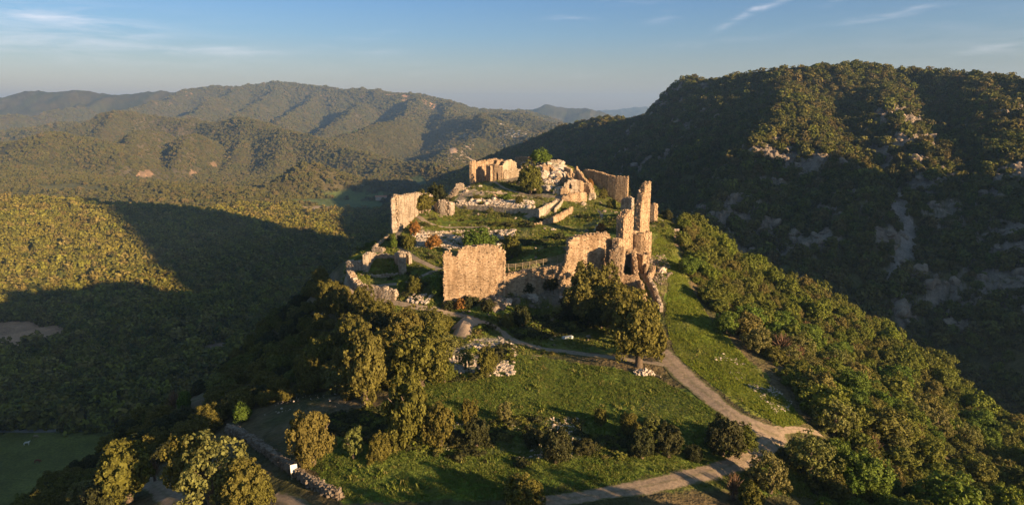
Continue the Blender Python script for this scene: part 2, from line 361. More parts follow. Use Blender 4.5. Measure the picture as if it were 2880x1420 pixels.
# ---- where things grow
HILLG = GHILL
bare = []   # polygons on the ground without trees
Pmeadow = poly([(1290,1010),(1500,1000),(1840,1060),(2060,1180),(2130,1240),(2000,1320),(1560,1400),(1000,1415),(830,1290),(980,1230),(1100,1120),(1200,1040)])
Pflank = poly([(1880,620),(1830,700),(1880,800),(1870,900),(1900,1000),(2060,1120),(2200,1210),(2270,1190),(2100,1010),(2000,900),(1930,780),(1900,690)])
Pcastle = [tuple(U(*p)[:2]) for p in [(960,815,165),(980,740,180),(1090,650,195),(1095,560,230),(1240,530,250),(1300,490,270),(1480,440,285),(1640,470,275),(1760,520,255),(1900,640,200),(1880,760,160),(1850,880,137),(1850,1000,119),(1300,1000,119),(1150,890,140)]]
FIELDS = [  # colour, polygon
 ((.38,.23,.14), poly([(-60,905),(60,900),(200,918),(210,935),(165,965),(60,990),(-60,995)])),
 ((.18,.145,.09), poly([(85,892),(150,888),(215,898),(220,908),(120,905)])),
 ((.24,.18,.12), poly([(475,905),(540,902),(585,910),(570,922),(500,920)])),
 ((.24,.17,.12), poly([(540,975),(640,965),(650,985),(600,997),(560,990)])),
 ((.32,.25,.17), poly([(822,588),(850,580),(920,578),(970,584),(975,592),(940,598),(860,596)])),
 ((.09,.12,.04), poly([(800,560),(900,556),(1080,560),(1080,590),(1000,592),(860,570)])),
 ((.10,.13,.04), poly([(850,540),(980,536),(1080,545),(1080,556),(900,552)])),
 ((.06,.085,.03), poly([(1150,500),(1190,490),(1270,500),(1240,510),(1160,512)])),
 ((.10,.10,.04), poly([(90,520),(200,515),(310,528),(290,538),(150,534)])),
 ((.13,.135,.032), poly([(-80,1205),(280,1203),(400,1190),(330,1260),(200,1330),(150,1420),(-80,1430)])),
]
TG = np.zeros((NA, NR), int)    # 0 forest, 1 castle/open, 2 meadow, 3 field, 4 crag
def mark(P, v, soft=0):
    P = np.array(P); x0, y0 = P.min(0); x1, y1 = P.max(0)
    s = np.where((GX >= x0) & (GX <= x1) & (GY >= y0) & (GY <= y1))
    w = soft
    ins = inpoly(GX[s] + w * fbm(GX[s], GY[s], 6, 2, 90), GY[s] + w * fbm(GX[s], GY[s], 6, 2, 91), P)
    TG[s[0][ins], s[1][ins]] = v
    return s[0][ins], s[1][ins]
# base colours of the ground (what grows or lies there)
C = np.zeros((NA, NR, 3)); 
n1 = fbm(GX, GY, 14, 4, 101); n2 = fbm(GX, GY, 90, 3, 111); n3 = fbm(GX, GY, 3.2, 3, 121)
forest = np.array((.060, .066, .020)); forest2 = np.array((.095, .08, .030))
t = np.clip(.5 + n2 * 1.2, 0, 1)[..., None]; C[:] = forest * (1 - t) + forest2 * t
farm = (np.hypot(GX, GY) > 1500)
C *= (1 + .45 * np.clip(n1, -1, 1))[..., None]; C[farm] *= .72
rock = np.array((.20, .165, .135))
gzx = np.gradient(GZ, axis=1) / np.gradient(RR)[None]
gza = np.gradient(GZ, axis=0) / (np.gradient(AZ)[:, None] * RR[None]); slope = np.hypot(gzx, gza)
cm = crag_mask(GX, GY)
rk = np.clip((slope * .9 + cm * .75 + fbm(GX, GY, 26, 5, 131, gain=.75) * 1.5 - 1.12) * 4, 0, 1) * (GUP & ~GHILL) * (np.hypot(GX, GY) < 1400)
PC = (~GHILL & GUP)
cl_far = np.clip(fbm(GX, GY, 120, 3, 141) * 2 - .9, 0, 1) * np.clip((slope - .30) * 8, 0, 1) * (np.hypot(GX, GY) > 1300) * .5
C = C * (1 - np.clip(rk + cl_far, 0, 1)[..., None]) + rock * np.clip(rk + cl_far, 0, 1)[..., None]
grass = np.array((.070, .112, .016)); grass2 = np.array((.105, .132, .024)); dry = np.array((.15, .115, .06))
def paint(ii, jj, a, b, sc1, seed, amt=1.0):
    x, y = GX[ii, jj], GY[ii, jj]; t = np.clip(.5 + fbm(x, y, sc1, 4, seed) * 1.6, 0, 1)[:, None]
    C[ii, jj] = C[ii, jj] * (1 - amt) + (np.array(a) * (1 - t) + np.array(b) * t) * amt
ii, jj = np.where(GHILL & (hull_dist(GX, GY) < 3)); paint(ii, jj, (.06, .06, .022), (.11, .085, .045), 6, 201)
paint(*mark(Pcastle, 1, 3), (.09,.125,.018), (.135, .13, .04), 7, 211)
paint(*mark(Pmeadow, 2, 3), grass * 1.15, grass2 * 1.15, 5, 221)
Pverge = poly([(1480,1419),(1760,1392),(2010,1340),(2170,1250),(2330,1240),(2400,1419)], rmax=200); paint(*mark(Pverge, 2, 2), grass, (.10, .10, .035), 5, 225)
paint(*mark(Pflank, 2, 2), (.10, .145, .016), (.15, .165, .028), 6, 231)
for c, P in FIELDS:
    ii, jj = mark(P, 3, 5); paint(ii, jj, np.array(c) * .9, np.array(c) * 1.12, 25, 241)
for P_ in ([(1085,264),(1160,270),(1262,290),(1258,300),(1190,293),(1090,276)],[(985,259),(1010,262),(1042,274),(1025,277),(990,268)],[(860,264),(900,266),(940,270),(930,275),(880,272)],[(520,257),(545,258),(540,268),(518,268)],
           [(590,455),(612,452),(607,470),(588,468)],[(530,480),(565,468),(560,492),(535,500)],[(380,478),(430,480),(425,500),(385,498)],[(430,288),(470,285),(490,292),(440,298)],[(1240,425),(1290,432),(1270,438),(1235,434)]):
    ii, jj = mark(poly(P_), 4, 8); q = np.clip(.6 + fbm(GX[ii, jj], GY[ii, jj], 40, 3, 261), 0, 1)[:, None]; C[ii, jj] = C[ii, jj] * (1 - q) + np.array((.40, .25, .15)) * q
for P_ in ([(2520,520),(2550,545),(2562,610),(2590,650),(2565,720),(2520,800),(2488,795),(2500,735),(2535,690),(2522,640),(2500,580)],[(2660,560),(2690,565),(2650,620),(2620,640),(2630,600)],[(2480,440),(2510,450),(2500,490),(2475,480)],[(2180,690),(2230,700),(2260,730),(2200,730)]):
    ii, jj = mark(poly(P_), 5, 4); q = np.clip(.8 + fbm(GX[ii, jj], GY[ii, jj], 8, 3, 262), 0, 1)[:, None]; C[ii, jj] = C[ii, jj] * (1 - q) + np.array((.23, .20, .18)) * q
TG[(rk > .5) & (TG == 0)] = 4
ii, jj = np.where((TG == 2) | (TG == 1)); x_, y_ = GX[ii, jj], GY[ii, jj]
q = np.clip((fbm(x_, y_, 11, 4, 271) - .12) * 4, 0, 1)[:, None] * .4; C[ii, jj] = C[ii, jj] * (1 - q) + np.array((.155, .135, .055)) * q
q = np.clip((fbm(x_, y_, 7, 4, 272) - .25) * 5, 0, 1)[:, None] * .6; C[ii, jj] = C[ii, jj] * (1 - q) + np.array((.045, .07, .014)) * q
# patches of stones, dirt, dry growth and some painted tree shade on the castle hill: (colour, strength, polygon)
PATCH = [
 ((.27,.22,.175), .9, [(1240,520),(1330,500),(1480,480),(1600,470),(1660,520),(1650,560),(1560,560),(1500,590),(1280,575),(1230,600),(1225,570)]),
 ((.42,.37,.32), .9, [(1400,500),(1430,470),(1560,452),(1600,465),(1590,490),(1490,500),(1460,512)]),
 ((.07,.095,.025), .85, [(1330,520),(1400,515),(1480,520),(1500,540),(1420,545),(1340,530)]),
 ((.09,.10,.035), .7, [(1310,552),(1420,548),(1530,556),(1560,560),(1520,585),(1440,560),(1300,562)]),
 ((.26,.21,.17), .85, [(1160,655),(1300,648),(1450,645),(1440,680),(1380,695),(1250,700),(1170,700)]),
 ((.20,.155,.11), .75, [(1245,835),(1410,820),(1590,765),(1610,800),(1600,850),(1560,850),(1420,860),(1270,870)]),
 ((.19,.14,.095), .7, [(1800,720),(1870,720),(1890,770),(1860,800),(1830,790)]),
 ((.18,.13,.09), .8, [(1840,610),(1900,640),(1930,700),(1880,690),(1830,640)]),
 ((.32,.28,.25), .8, [(1255,975),(1330,950),(1440,960),(1445,1045),(1330,1045),(1260,1050)]),
 ((.16,.125,.08), .55, [(1290,1180),(1650,1170),(1640,1280),(1480,1290),(1330,1270),(1150,1260)]),
 ((.11,.095,.05), .4, [(2000,1010),(2120,1100),(2200,1180),(2230,1130),(2110,1030),(2040,990)]),  # stony bank, with the forest's shade put into its colour
 ((.14,.11,.075), .6, [(460,1130),(610,1040),(640,1100),(600,1160),(520,1210),(420,1190)]),
 ((.14,.11,.07), .5, [(960,1000),(1060,1200),(1150,1250),(1020,1240),(900,1190)]),
 ((.20,.165,.13), .6, [(1460,925),(1600,885),(1640,900),(1500,935)]),
]
for c, a, P in PATCH:
    Pw = poly(P, rmax=330); keep = TG.copy(); ii, jj = mark(Pw, 9, 4); TG[:] = keep
    q = np.clip(.75 + fbm(GX[ii, jj], GY[ii, jj], 4, 3, 251) * 1.5, 0, 1) * a
    cc = np.array(c) * (1 + .3 * n3[ii, jj])[:, None]; C[ii, jj] = C[ii, jj] * (1 - q[:, None]) + cc * q[:, None]
steep = np.clip((slope - .85) * 3, 0, 1) * GHILL * (hull_dist(GX, GY) < 6) * .8
C = C * (1 - steep[..., None]) + np.array((.24, .19, .14)) * (1 + .3 * n3[..., None]) * steep[..., None]
C = np.clip(C, .01, .8)

# ------------------------------------------------------------------ materials
def new_mat(name):
    m = bpy.data.materials.new(name); m.use_nodes = True; n = m.node_tree; n.nodes.clear()
    b = N(n, 'ShaderNodeBsdfPrincipled'); o = N(n, 'ShaderNodeOutputMaterial'); L(n, b.outputs[0], o.inputs[0])
    b.inputs['Roughness'].default_value = .95; b.inputs['Specular IOR Level'].default_value = .15
    return m, n, b
def noise(n, scale, detail=4, vec=None, rough=.55):
    t = N(n, 'ShaderNodeTexNoise', inp={'Scale': scale, 'Detail': detail, 'Roughness': rough})
    if vec is None:
        g = N(n, 'ShaderNodeNewGeometry'); vec = g.outputs['Position']
    L(n, vec, t.inputs['Vector']); return t.outputs[0]
def ground_mat():
    m, n, b = new_mat('ground'); at = N(n, 'ShaderNodeAttribute', attribute_name='col')
    a = noise(n, .9, 6); c = noise(n, .12, 5)
    v = math_(n, 'MULTIPLY_ADD', a, 1.5, .25); v2 = math_(n, 'MULTIPLY_ADD', c, .9, .55)
    col = mix(n, 1.0, at.outputs['Color'], v, 'MULTIPLY'); col = mix(n, 1.0, col, v2, 'MULTIPLY')
    L(n, col, b.inputs[0])
    bp = N(n, 'ShaderNodeBump', inp={'Strength': .9, 'Distance': .35}); L(n, noise(n, 1.4, 6, rough=.65), bp.inputs['Height'])
    bp2 = N(n, 'ShaderNodeBump', inp={'Strength': .8, 'Distance': 5.0}); L(n, noise(n, .06, 6, rough=.7), bp2.inputs['Height']); L(n, bp.outputs[0], bp2.inputs['Normal'])
    L(n, bp2.outputs[0], b.inputs['Normal']); return m
M_ground = ground_mat()
def leaf_mat(name, cols, var=.45):
    m, n, b = new_mat(name); oi = N(n, 'ShaderNodeObjectInfo'); g = N(n, 'ShaderNodeNewGeometry')
    stops = [(i / max(1, len(cols) - 1), c) for i, c in enumerate(cols)]
    base = ramp(n, oi.outputs['Random'], stops)
    v = math_(n, 'MULTIPLY_ADD', g.outputs['Random Per Island'], 2 * var, 1 - var)
    nz = math_(n, 'MULTIPLY_ADD', noise(n, .9, 2), .9, .55)
    col = mix(n, 1.0, base, v, 'MULTIPLY'); col = mix(n, 1.0, col, nz, 'MULTIPLY')
    L(n, col, b.inputs[0]); b.inputs['Roughness'].default_value = .75
    tr = N(n, 'ShaderNodeBsdfTranslucent'); L(n, mix(n, 1.0, col, (1.1, 1.2, .5), 'MULTIPLY'), tr.inputs[0])
    ms = N(n, 'ShaderNodeMixShader', inp={0: .22}); o = [x for x in n.nodes if x.type == 'OUTPUT_MATERIAL'][0]
    L(n, b.outputs[0], ms.inputs[1]); L(n, tr.outputs[0], ms.inputs[2]); L(n, ms.outputs[0], o.inputs[0]); return m
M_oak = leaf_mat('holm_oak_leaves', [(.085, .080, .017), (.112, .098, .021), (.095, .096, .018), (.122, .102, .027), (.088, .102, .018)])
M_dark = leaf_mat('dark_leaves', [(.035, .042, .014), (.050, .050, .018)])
M_green = leaf_mat('fresh_green_leaves', [(.075, .125, .016), (.10, .14, .02), (.065, .105, .016)])
M_rust = leaf_mat('rust_leaves', [(.21, .10, .025), (.24, .13, .04)])
M_pink = leaf_mat('budding_twigs', [(.22, .13, .075), (.17, .11, .07)])
M_grey = leaf_mat('grey_green_leaves', [(.12, .135, .035), (.14, .13, .045)])
M_mix = leaf_mat('woodland_leaves', [(.070, .080, .018), (.11, .10, .024), (.085, .105, .018), (.12, .095, .034), (.075, .075, .02), (.115, .13, .022), (.13, .105, .045)])
M_hill = leaf_mat('hill_scrub', [(.055, .062, .018), (.085, .080, .022), (.070, .068, .02), (.10, .080, .03)], .3)
M_val = leaf_mat('valley_leaves', [(.085, .098, .020), (.17, .15, .026), (.12, .112, .022), (.18, .18, .026), (.165, .13, .034), (.185, .155, .045)])
M_slope = leaf_mat('slope_leaves', [(.085, .095, .018), (.12, .128, .024), (.098, .125, .018), (.108, .105, .025), (.13, .165, .020), (.105, .102, .022), (.135, .112, .036), (.12, .138, .022)])
def bark():
    m, n, b = new_mat('bark'); L(n, ramp(n, noise(n, 6, 4), [(.3, (.06, .045, .03)), (.7, (.15, .115, .085))]), b.inputs[0]); return m
M_bark = bark()
def stone_mat(name, cols, stain=.5, sc_=.35, bump=.03):
    m, n, b = new_mat(name); g = N(n, 'ShaderNodeNewGeometry')
    base = ramp(n, g.outputs['Random Per Island'], [(i / (len(cols) - 1), c) for i, c in enumerate(cols)])
    st = noise(n, sc_, 5); s = math_(n, 'MULTIPLY_ADD', st, 2 * stain, 1 - stain)
    col = mix(n, 1.0, base, s, 'MULTIPLY'); col = mix(n, 1.0, col, math_(n, 'MULTIPLY_ADD', noise(n, 5, 4), .7, .65), 'MULTIPLY')
    wv = N(n, 'ShaderNodeMapping', inp={3: (1.2, 1.2, .16)}); L(n, g.outputs['Position'], wv.inputs[0])
    stre = ramp(n, noise(n, 1, 4, wv.outputs[0]), [(.42, (1, 1, 1)), (.62, (.66, .60, .54))]); col = mix(n, .8, col, mix(n, 1.0, col, stre, 'MULTIPLY'))
    L(n, col, b.inputs[0])
    bp = N(n, 'ShaderNodeBump', inp={'Strength': .7, 'Distance': bump}); L(n, noise(n, 7, 4), bp.inputs['Height']); L(n, bp.outputs[0], b.inputs['Normal'])
    return m
M_wall = stone_mat('limestone_masonry', [(.30, .215, .135), (.38, .28, .185), (.44, .335, .23), (.34, .25, .17), (.25, .18, .12)])
M_core = stone_mat('rubble_and_mortar', [(.27, .20, .135), (.27, .20, .135)])
M_greywall = stone_mat('grey_limestone_masonry', [(.27, .225, .175), (.35, .295, .235), (.41, .35, .29), (.22, .185, .15)])
M_palewall = stone_mat('pale_grey_masonry', [(.38, .325, .26), (.45, .39, .31), (.42, .36, .29)], stain=.25)
M_pale = stone_mat('pale_lime_plaster', [(.46, .385, .28), (.52, .44, .33), (.48, .40, .30)], stain=.25)
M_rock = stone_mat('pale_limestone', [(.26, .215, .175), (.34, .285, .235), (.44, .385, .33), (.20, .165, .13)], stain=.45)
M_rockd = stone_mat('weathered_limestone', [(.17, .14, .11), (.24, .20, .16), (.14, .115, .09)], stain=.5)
def simple(name, c1, c2, scale=3.0, rough=.95, bump=0):
    m, n, b = new_mat(name); L(n, ramp(n, noise(n, scale, 5), [(.3, c1), (.7, c2)]), b.inputs[0]); b.inputs['Roughness'].default_value = rough
    if bump:
        bp = N(n, 'ShaderNodeBump', inp={'Strength': .8, 'Distance': bump}); L(n, noise(n, scale * 3, 6), bp.inputs['Height']); L(n, bp.outputs[0], b.inputs['Normal'])
    return m
def track_mat(name, c1, c2, verge, rut):
    m, n, b = new_mat(name); at_ = N(n, 'ShaderNodeAttribute', attribute_name='across'); x = math_(n, 'ABSOLUTE', at_.outputs['Fac'])
    base = ramp(n, noise(n, 1.3, 6, rough=.7), [(.3, c1), (.7, c2)])
    e = math_(n, 'ADD', x, math_(n, 'MULTIPLY', math_(n, 'SUBTRACT', noise(n, .9, 6, rough=.7), .5), 1.3))
    edge = ramp(n, e, [(.72, (0, 0, 0)), (.95, (1, 1, 1))]); mid = ramp(n, e, [(.0, (1, 1, 1)), (.22, (0, 0, 0))])
    col = mix(n, edge, base, verge); col = mix(n, math_(n, 'MULTIPLY', mid, rut), col, verge); L(n, col, b.inputs[0])
    bp = N(n, 'ShaderNodeBump', inp={'Strength': .9, 'Distance': .12}); L(n, noise(n, 2.5, 6, rough=.7), bp.inputs['Height']); L(n, bp.outputs[0], b.inputs['Normal']); return m
M_road = track_mat('gravel_track', (.17, .13, .095), (.34, .265, .195), (.10, .10, .04), .4)
M_path = track_mat('trodden_limestone_dust', (.17, .135, .10), (.32, .26, .20), (.10, .10, .04), .15)
M_gravel = simple('heaped_gravel', (.30, .22, .16), (.40, .31, .23), 1.6, bump=.12)
M_asph = simple('pale_road', (.18, .17, .16), (.24, .23, .21), .5)
M_wood = simple('weathered_wood', (.16, .13, .09), (.28, .23, .16), 5)
M_white = simple('white_enamel', (.50, .54, .57), (.58, .61, .64), 2, rough=.5)
M_blueink = simple('blue_lettering', (.08, .16, .30), (.1, .2, .34), 2)
M_horse = simple('white_horsehair', (.55, .52, .48), (.68, .65, .6), 2)
M_chest = simple('chestnut_hide', (.14, .045, .025), (.2, .07, .035), 2)
M_tan = simple('tan_hide', (.26, .2, .13), (.34, .27, .18), 2)
M_green_tarp = simple('green_tarpaulin', (.02, .22, .13), (.05, .32, .2), 3, rough=.6)
M_water = simple('river_water', (.03, .05, .07), (.04, .07, .10), .2, rough=.12)
M_field = None

# ------------------------------------------------------------------ terrain meshes
def terrain(name, fmask, kind='structure'):
    """fmask over faces (NA-1, NR-1)"""
    fi, fj = np.where(fmask)
    a = fi * NR + fj; q = np.stack([a, a + NR, a + NR + 1, a + 1], 1)[:, ::-1]
    use, inv = np.unique(q, return_inverse=True); q = inv.reshape(q.shape)
    V = np.stack([GX.ravel()[use], GY.ravel()[use], GZ.ravel()[use]], 1)
    me = mesh_from(name, V, q, M_ground, smooth=True)
    ca = me.color_attributes.new('col', 'FLOAT_COLOR', 'POINT')
    c4 = np.ones((len(use), 4), np.float32); c4[:, :3] = C.reshape(-1, 3)[use]; ca.data.foreach_set('color', c4.ravel())
    return tag(obj(name, me), kind=kind)
cgh = GHILL[:-1, :-1]; cr_ = np.hypot(GX, GY)[:-1, :-1]; cx_ = GX[:-1, :-1]; cy_ = GY[:-1, :-1]
is_gorge = (~cgh) & (cr_ < 1700) & (cx_ > -40 + (cy_ - 300) * .02) & GUP[:-1, :-1] & (np.arctan2(cx_, cy_) > R(-4))
is_far = (~cgh) & (~is_gorge) & (cr_ > 3300)
is_hills = (~cgh) & (~is_gorge) & (cr_ <= 3300) & (cr_ > 1250)
is_val = (~cgh) & (~is_gorge) & (~is_far) & (~is_hills)
castle_hill = terrain('castle_hill', cgh)
terrain('gorge_mountain', is_gorge); terrain('far_mountains', is_far)  # gorge_mountain also holds the added shade-throwing mountain out of view
terrain('hills', is_hills); terrain('valley', is_val)

def ribbon(name, pts, w, mat, off=.07, world=False, closed=False, wn=.3, nacross=9, kind='structure', step=1.2):
    P = np.array([p[:2] if world else G(*p, rmax=(330 if w < 5 else 14000))[:2] for p in pts], float)
    # smooth (Catmull-Rom) and resample
    out = []
    for i in range(len(P) - 1):
        p0, p1, p2, p3 = P[max(i - 1, 0)], P[i], P[i + 1], P[min(i + 2, len(P) - 1)]
        m = max(2, int(np.linalg.norm(p2 - p1) / step))
        for k in range(m):
            t = k / m; out.append(.5 * ((2 * p1) + (-p0 + p2) * t + (2 * p0 - 5 * p1 + 4 * p2 - p3) * t * t + (-p0 + 3 * p1 - 3 * p2 + p3) * t ** 3))
    out.append(P[-1]); S = np.array(out); d = np.gradient(S, axis=0); d /= np.linalg.norm(d, axis=1)[:, None] + 1e-9; nn = np.stack([-d[:, 1], d[:, 0]], 1)
    a = np.arange(len(S)) * step
    wl = w / 2 * (1 + wn * fbm(a, a * 0, 5, 2, 301)); wr = w / 2 * (1 + wn * fbm(a, a * 0 + 50, 5, 2, 302))
    V = []
    for k in range(nacross):
        u = k / (nacross - 1) * 2 - 1; o = np.where(u < 0, wl, wr) * u; xy = S + nn * o[:, None]
        V.append(np.column_stack([xy, gz(xy[:, 0], xy[:, 1]) + off * (1 - .5 * abs(u))]))
    V = np.stack(V, 1).reshape(-1, 3); n = len(S)
    Fc = [(i * nacross + k, i * nacross + k + 1, (i + 1) * nacross + k + 1, (i + 1) * nacross + k) for i in range(n - 1) for k in range(nacross - 1)]
    ROADS.append((S, w)); me = mesh_from(name, V, np.array(Fc)[:, ::-1], mat, True)
    at_ = me.attributes.new('across', 'FLOAT', 'POINT'); at_.data.foreach_set('value', np.tile(np.linspace(-1, 1, nacross), n).astype(np.float32))
    return tag(obj(name, me), kind=kind)
ROADS = []
ribbon('gravel_road', [(1480,1425),(1500,1419),(1620,1400),(1760,1378),(1900,1350),(2010,1322),(2090,1292),(2150,1258),(2185,1222),(2170,1200)], 3.0, M_road, step=.8)
ribbon('gravel_road', [(2190,1228),(2140,1205),(2060,1165),(1990,1110),(1930,1060),(1880,1015),(1855,985)], 4.0, M_road, step=.8, off=.10)
ribbon('dirt_path', [(1900,1030),(1830,1020),(1760,1010),(1680,1000),(1600,990),(1520,980),(1440,955),(1400,925),(1350,903),(1300,888),(1240,876),(1180,865),(1110,851),(1050,838),(1010,830),(980,815),(974,795),(978,772)], 1.9, M_path, step=.8)
ribbon('dirt_track', [(2180,1215),(2230,1208),(2275,1212),(2310,1222)], 1.5, M_road, step=.8)
ribbon('footpath', [(1240,758),(1205,745),(1160,722),(1128,702),(1116,685),(1120,660),(1140,635),(1155,615),(1175,610),(1200,625),(1240,638),(1300,640),(1370,637)], 1.9, M_path, step=.8)
ribbon('footpath', [(1232,760),(1190,775),(1140,795),(1085,802),(1025,806)], 1.3, M_path, step=.8)
ribbon('ramp_path', [(1578,552),(1560,572),(1540,590),(1520,603),(1480,612)], 2.2, M_path, step=.8)
ribbon('footpath', [(1390,512),(1410,525),(1440,538),(1480,546),(1530,551),(1578,556)], 1.7, M_path, step=.8)
ribbon('footpath', [(1845,870),(1842,845),(1830,810),(1812,780),(1805,755),(1812,735),(1818,715)], 1.5, M_path, step=.8)
ribbon('footpath', [(1672,650),(1680,632),(1692,618),(1690,600),(1680,588)], 1.0, M_path, step=.8)
ribbon('farm_track', [(745,1412),(800,1419),(840,1440)], 4, M_road, step=.8)
ribbon('farm_track', [(400,1350),(440,1372),(480,1400),(520,1425)], 3, M_road, step=.8)
ribbon('valley_road', [(-60,1212),(60,1210),(180,1209),(260,1208)], 5, M_asph, off=.5, step=6)
ribbon('valley_track', [(465,925),(490,940),(505,960),(515,985)], 5.5, M_asph, off=.6, step=5)
ribbon('valley_track', [(550,1030),(535,1050),(530,1065)], 6, M_asph, off=.8, step=5)
ribbon('river', [(680,905),(668,925),(662,950),(668,970)], 7, M_water, off=.6, step=5)
RP = np.concatenate([np.column_stack([s, np.full(len(s), w)]) for s, w in ROADS if w < 4.5])
def near_road(x, y, m=1.0):
    x = np.atleast_1d(x); y = np.atleast_1d(y); o = np.zeros(len(x), bool)
    for k in range(0, len(RP), 1): o |= ((x - RP[k, 0]) ** 2 + (y - RP[k, 1]) ** 2) < (RP[k, 2] / 2 + m) ** 2
    return o

# ------------------------------------------------------------------ vegetation shapes
def ico(sub):
    t = (1 + 5 ** .5) / 2
    V = np.array([(-1,t,0),(1,t,0),(-1,-t,0),(1,-t,0),(0,-1,t),(0,1,t),(0,-1,-t),(0,1,-t),(t,0,-1),(t,0,1),(-t,0,-1),(-t,0,1)], float)
    V /= np.linalg.norm(V[0])
    Fc = [(0,11,5),(0,5,1),(0,1,7),(0,7,10),(0,10,11),(1,5,9),(5,11,4),(11,10,2),(10,7,6),(7,1,8),(3,9,4),(3,4,2),(3,2,6),(3,6,8),(3,8,9),(4,9,5),(2,4,11),(6,2,10),(8,6,7),(9,8,1)]
    V = list(map(tuple, V))
    for _ in range(sub):
        c = {}; nf = []
        def mid(a, b):
            k = (min(a, b), max(a, b))
            if k not in c:
                m = np.array(V[a]) + np.array(V[b]); m /= np.linalg.norm(m); V.append(tuple(m)); c[k] = len(V) - 1
            return c[k]
        for a, b, d in Fc:
            x, y, z = mid(a, b), mid(b, d), mid(d, a); nf += [(a, x, z), (b, y, x), (d, z, y), (x, y, z)]
        Fc = nf
    return np.array(V), np.array(Fc)
def unit(v): return v / (np.linalg.norm(v, axis=-1, keepdims=True) + 1e-9)
def lump(V, seed, amp, sc_=1.6):
    v = V * sc_ + seed * 3.7
    n = vnoise(v[:, 0] + v[:, 2] * .7, v[:, 1] + v[:, 2] * .6, seed) + .5 * vnoise(v[:, 0] * 2.1 - v[:, 2], v[:, 1] * 2.1 + v[:, 2] * 1.3, seed + 1) - .75
    return V * (1 + amp * n)[:, None]
def crown_mesh(name, seed, nclump, nleaf, leaf, mat, clump_r=.3, taper=0.0, sparse=0.0, core=True, low=-.55):
    r = np.random.default_rng(seed)
    i = np.arange(nclump) + .5; z = 1 - (1 - low) * i / nclump; ph = i * 2.39996 + r.uniform(0, 6)
    rad = np.sqrt(np.clip(1 - z * z, 0, 1)); D = np.stack([rad * np.cos(ph), rad * np.sin(ph), z], 1) + r.normal(0, .13, (nclump, 3)); D = unit(D)
    base = lump(D, seed, .75) ; ln = np.linalg.norm(base, axis=1)
    ln *= r.uniform(.62, .98, nclump); Cc = D * ln[:, None]
    Cc[:, :2] *= (1 - taper * np.clip(Cc[:, 2:3], -.5, 1))
    cr = clump_r * r.uniform(.6, 1.25, nclump)
    n = nclump * nleaf; ci = np.repeat(np.arange(nclump), nleaf)
    d = unit(r.normal(0, 1, (n, 3)) + D[ci] * .9 + np.array((0, 0, .25))); P = Cc[ci] + d * (cr[ci] * r.uniform(.55, 1.12, n))[:, None]
    nn = unit(d + r.normal(0, .45, (n, 3))); a = unit(np.cross(nn, r.normal(0, 1, (n, 3)))); b = np.cross(nn, a)
    s = leaf * r.uniform(.6, 1.3, n)[:, None]; a = a * s; b = b * s * .75
    V = np.stack([P - a - b, P + a - b * .8, P + a * .9 + b, P - a * .8 + b], 1).reshape(-1, 3)
    Q = np.arange(4 * n).reshape(-1, 4)
    me_parts = [(V, Q)]
    if core:   # dense inner foliage, faceted
        iv, jf = ico(2); iv = lump(iv, seed, .75) * .66; iv[:, :2] *= (1 - taper * np.clip(iv[:, 2:3], -.5, 1)); iv[:, 2] = np.maximum(iv[:, 2], low * .8)
        tri = iv[jf].reshape(-1, 3); k = len(jf); mid = (tri.reshape(-1, 3, 3)[:, 0] + tri.reshape(-1, 3, 3)[:, 2]) / 2
        T = tri.reshape(-1, 3, 3); V2 = np.stack([T[:, 0], T[:, 1], T[:, 2], mid], 1).reshape(-1, 3)
        me_parts.append((V2, np.arange(4 * k).reshape(-1, 4)))
    V, Q = cat_(me_parts); return mesh_from(name, V, Q, mat)
def trunk_mesh(name, seed, h=1.0, r0=.05):
    r = np.random.default_rng(seed); parts = []
    lean = r.normal(0, .05, 2); pts = [(0, 0, -.12), (lean[0] * .3, lean[1] * .3, .2), (lean[0], lean[1], .5), (lean[0] * 1.4, lean[1] * 1.2, .8)]
    parts.append(tube(pts, [r0 * 1.5, r0, r0 * .75, r0 * .3], 7))
    for k in range(5):
        a = k * 1.3 + r.uniform(0, 1); z0 = r.uniform(.25, .5); l = r.uniform(.2, .32)
        p0 = np.array((lean[0] * z0 * 2, lean[1] * z0 * 2, z0)); p1 = p0 + (math.cos(a) * l * .5, math.sin(a) * l * .5, l * .45); p2 = p0 + (math.cos(a) * l, math.sin(a) * l, l * 1.1)
        parts.append(tube([p0, p1, p2], [r0 * .5, r0 * .35, r0 * .1], 5))
    V, Q = cat_(parts); return mesh_from(name, V, Q, M_bark, True)
def twig_mesh(name, seed, mat, n=120):
    """bare, budding crown: many thin branches"""
    r = np.random.default_rng(seed); parts = []
    for k in range(n):
        d = unit(r.normal(0, 1, 3) + np.array((0, 0, .6))); p0 = d * r.uniform(.0, .35) + (0, 0, -.4); p1 = d * r.uniform(.7, 1.0); m = (p0 + p1) / 2 + r.normal(0, .08, 3)
        parts.append(tube([p0, m, p1], [.03, .02, .008], 3))
    V, Q = cat_(parts); return mesh_from(name, V, Q, mat)
CR = {}
def crowns(key, mats_or_mat, n, *a, **k): CR[key] = [crown_mesh('crown', 100 + 17 * i + abs(hash(key)) % 1 + len(CR) * 31, *a[:3], mats_or_mat, **k) for i in range(n)]
crowns('oak', M_oak, 6, 150, 50, .045, clump_r=.21, low=-.7)
crowns('tall', M_oak, 3, 150, 50, .045, taper=.3, low=-.85, clump_r=.21)
crowns('dark', M_dark, 3, 100, 55, .05, clump_r=.25, low=-.8)
crowns('green', M_green, 3, 90, 55, .052, low=-.75)
crowns('rust', M_rust, 2, 45, 40, .08)
crowns('grey', M_grey, 3, 90, 44, .045, core=False, clump_r=.22)
CR['pink'] = [twig_mesh('crown', 5, M_pink), twig_mesh('crown', 6, M_pink)]
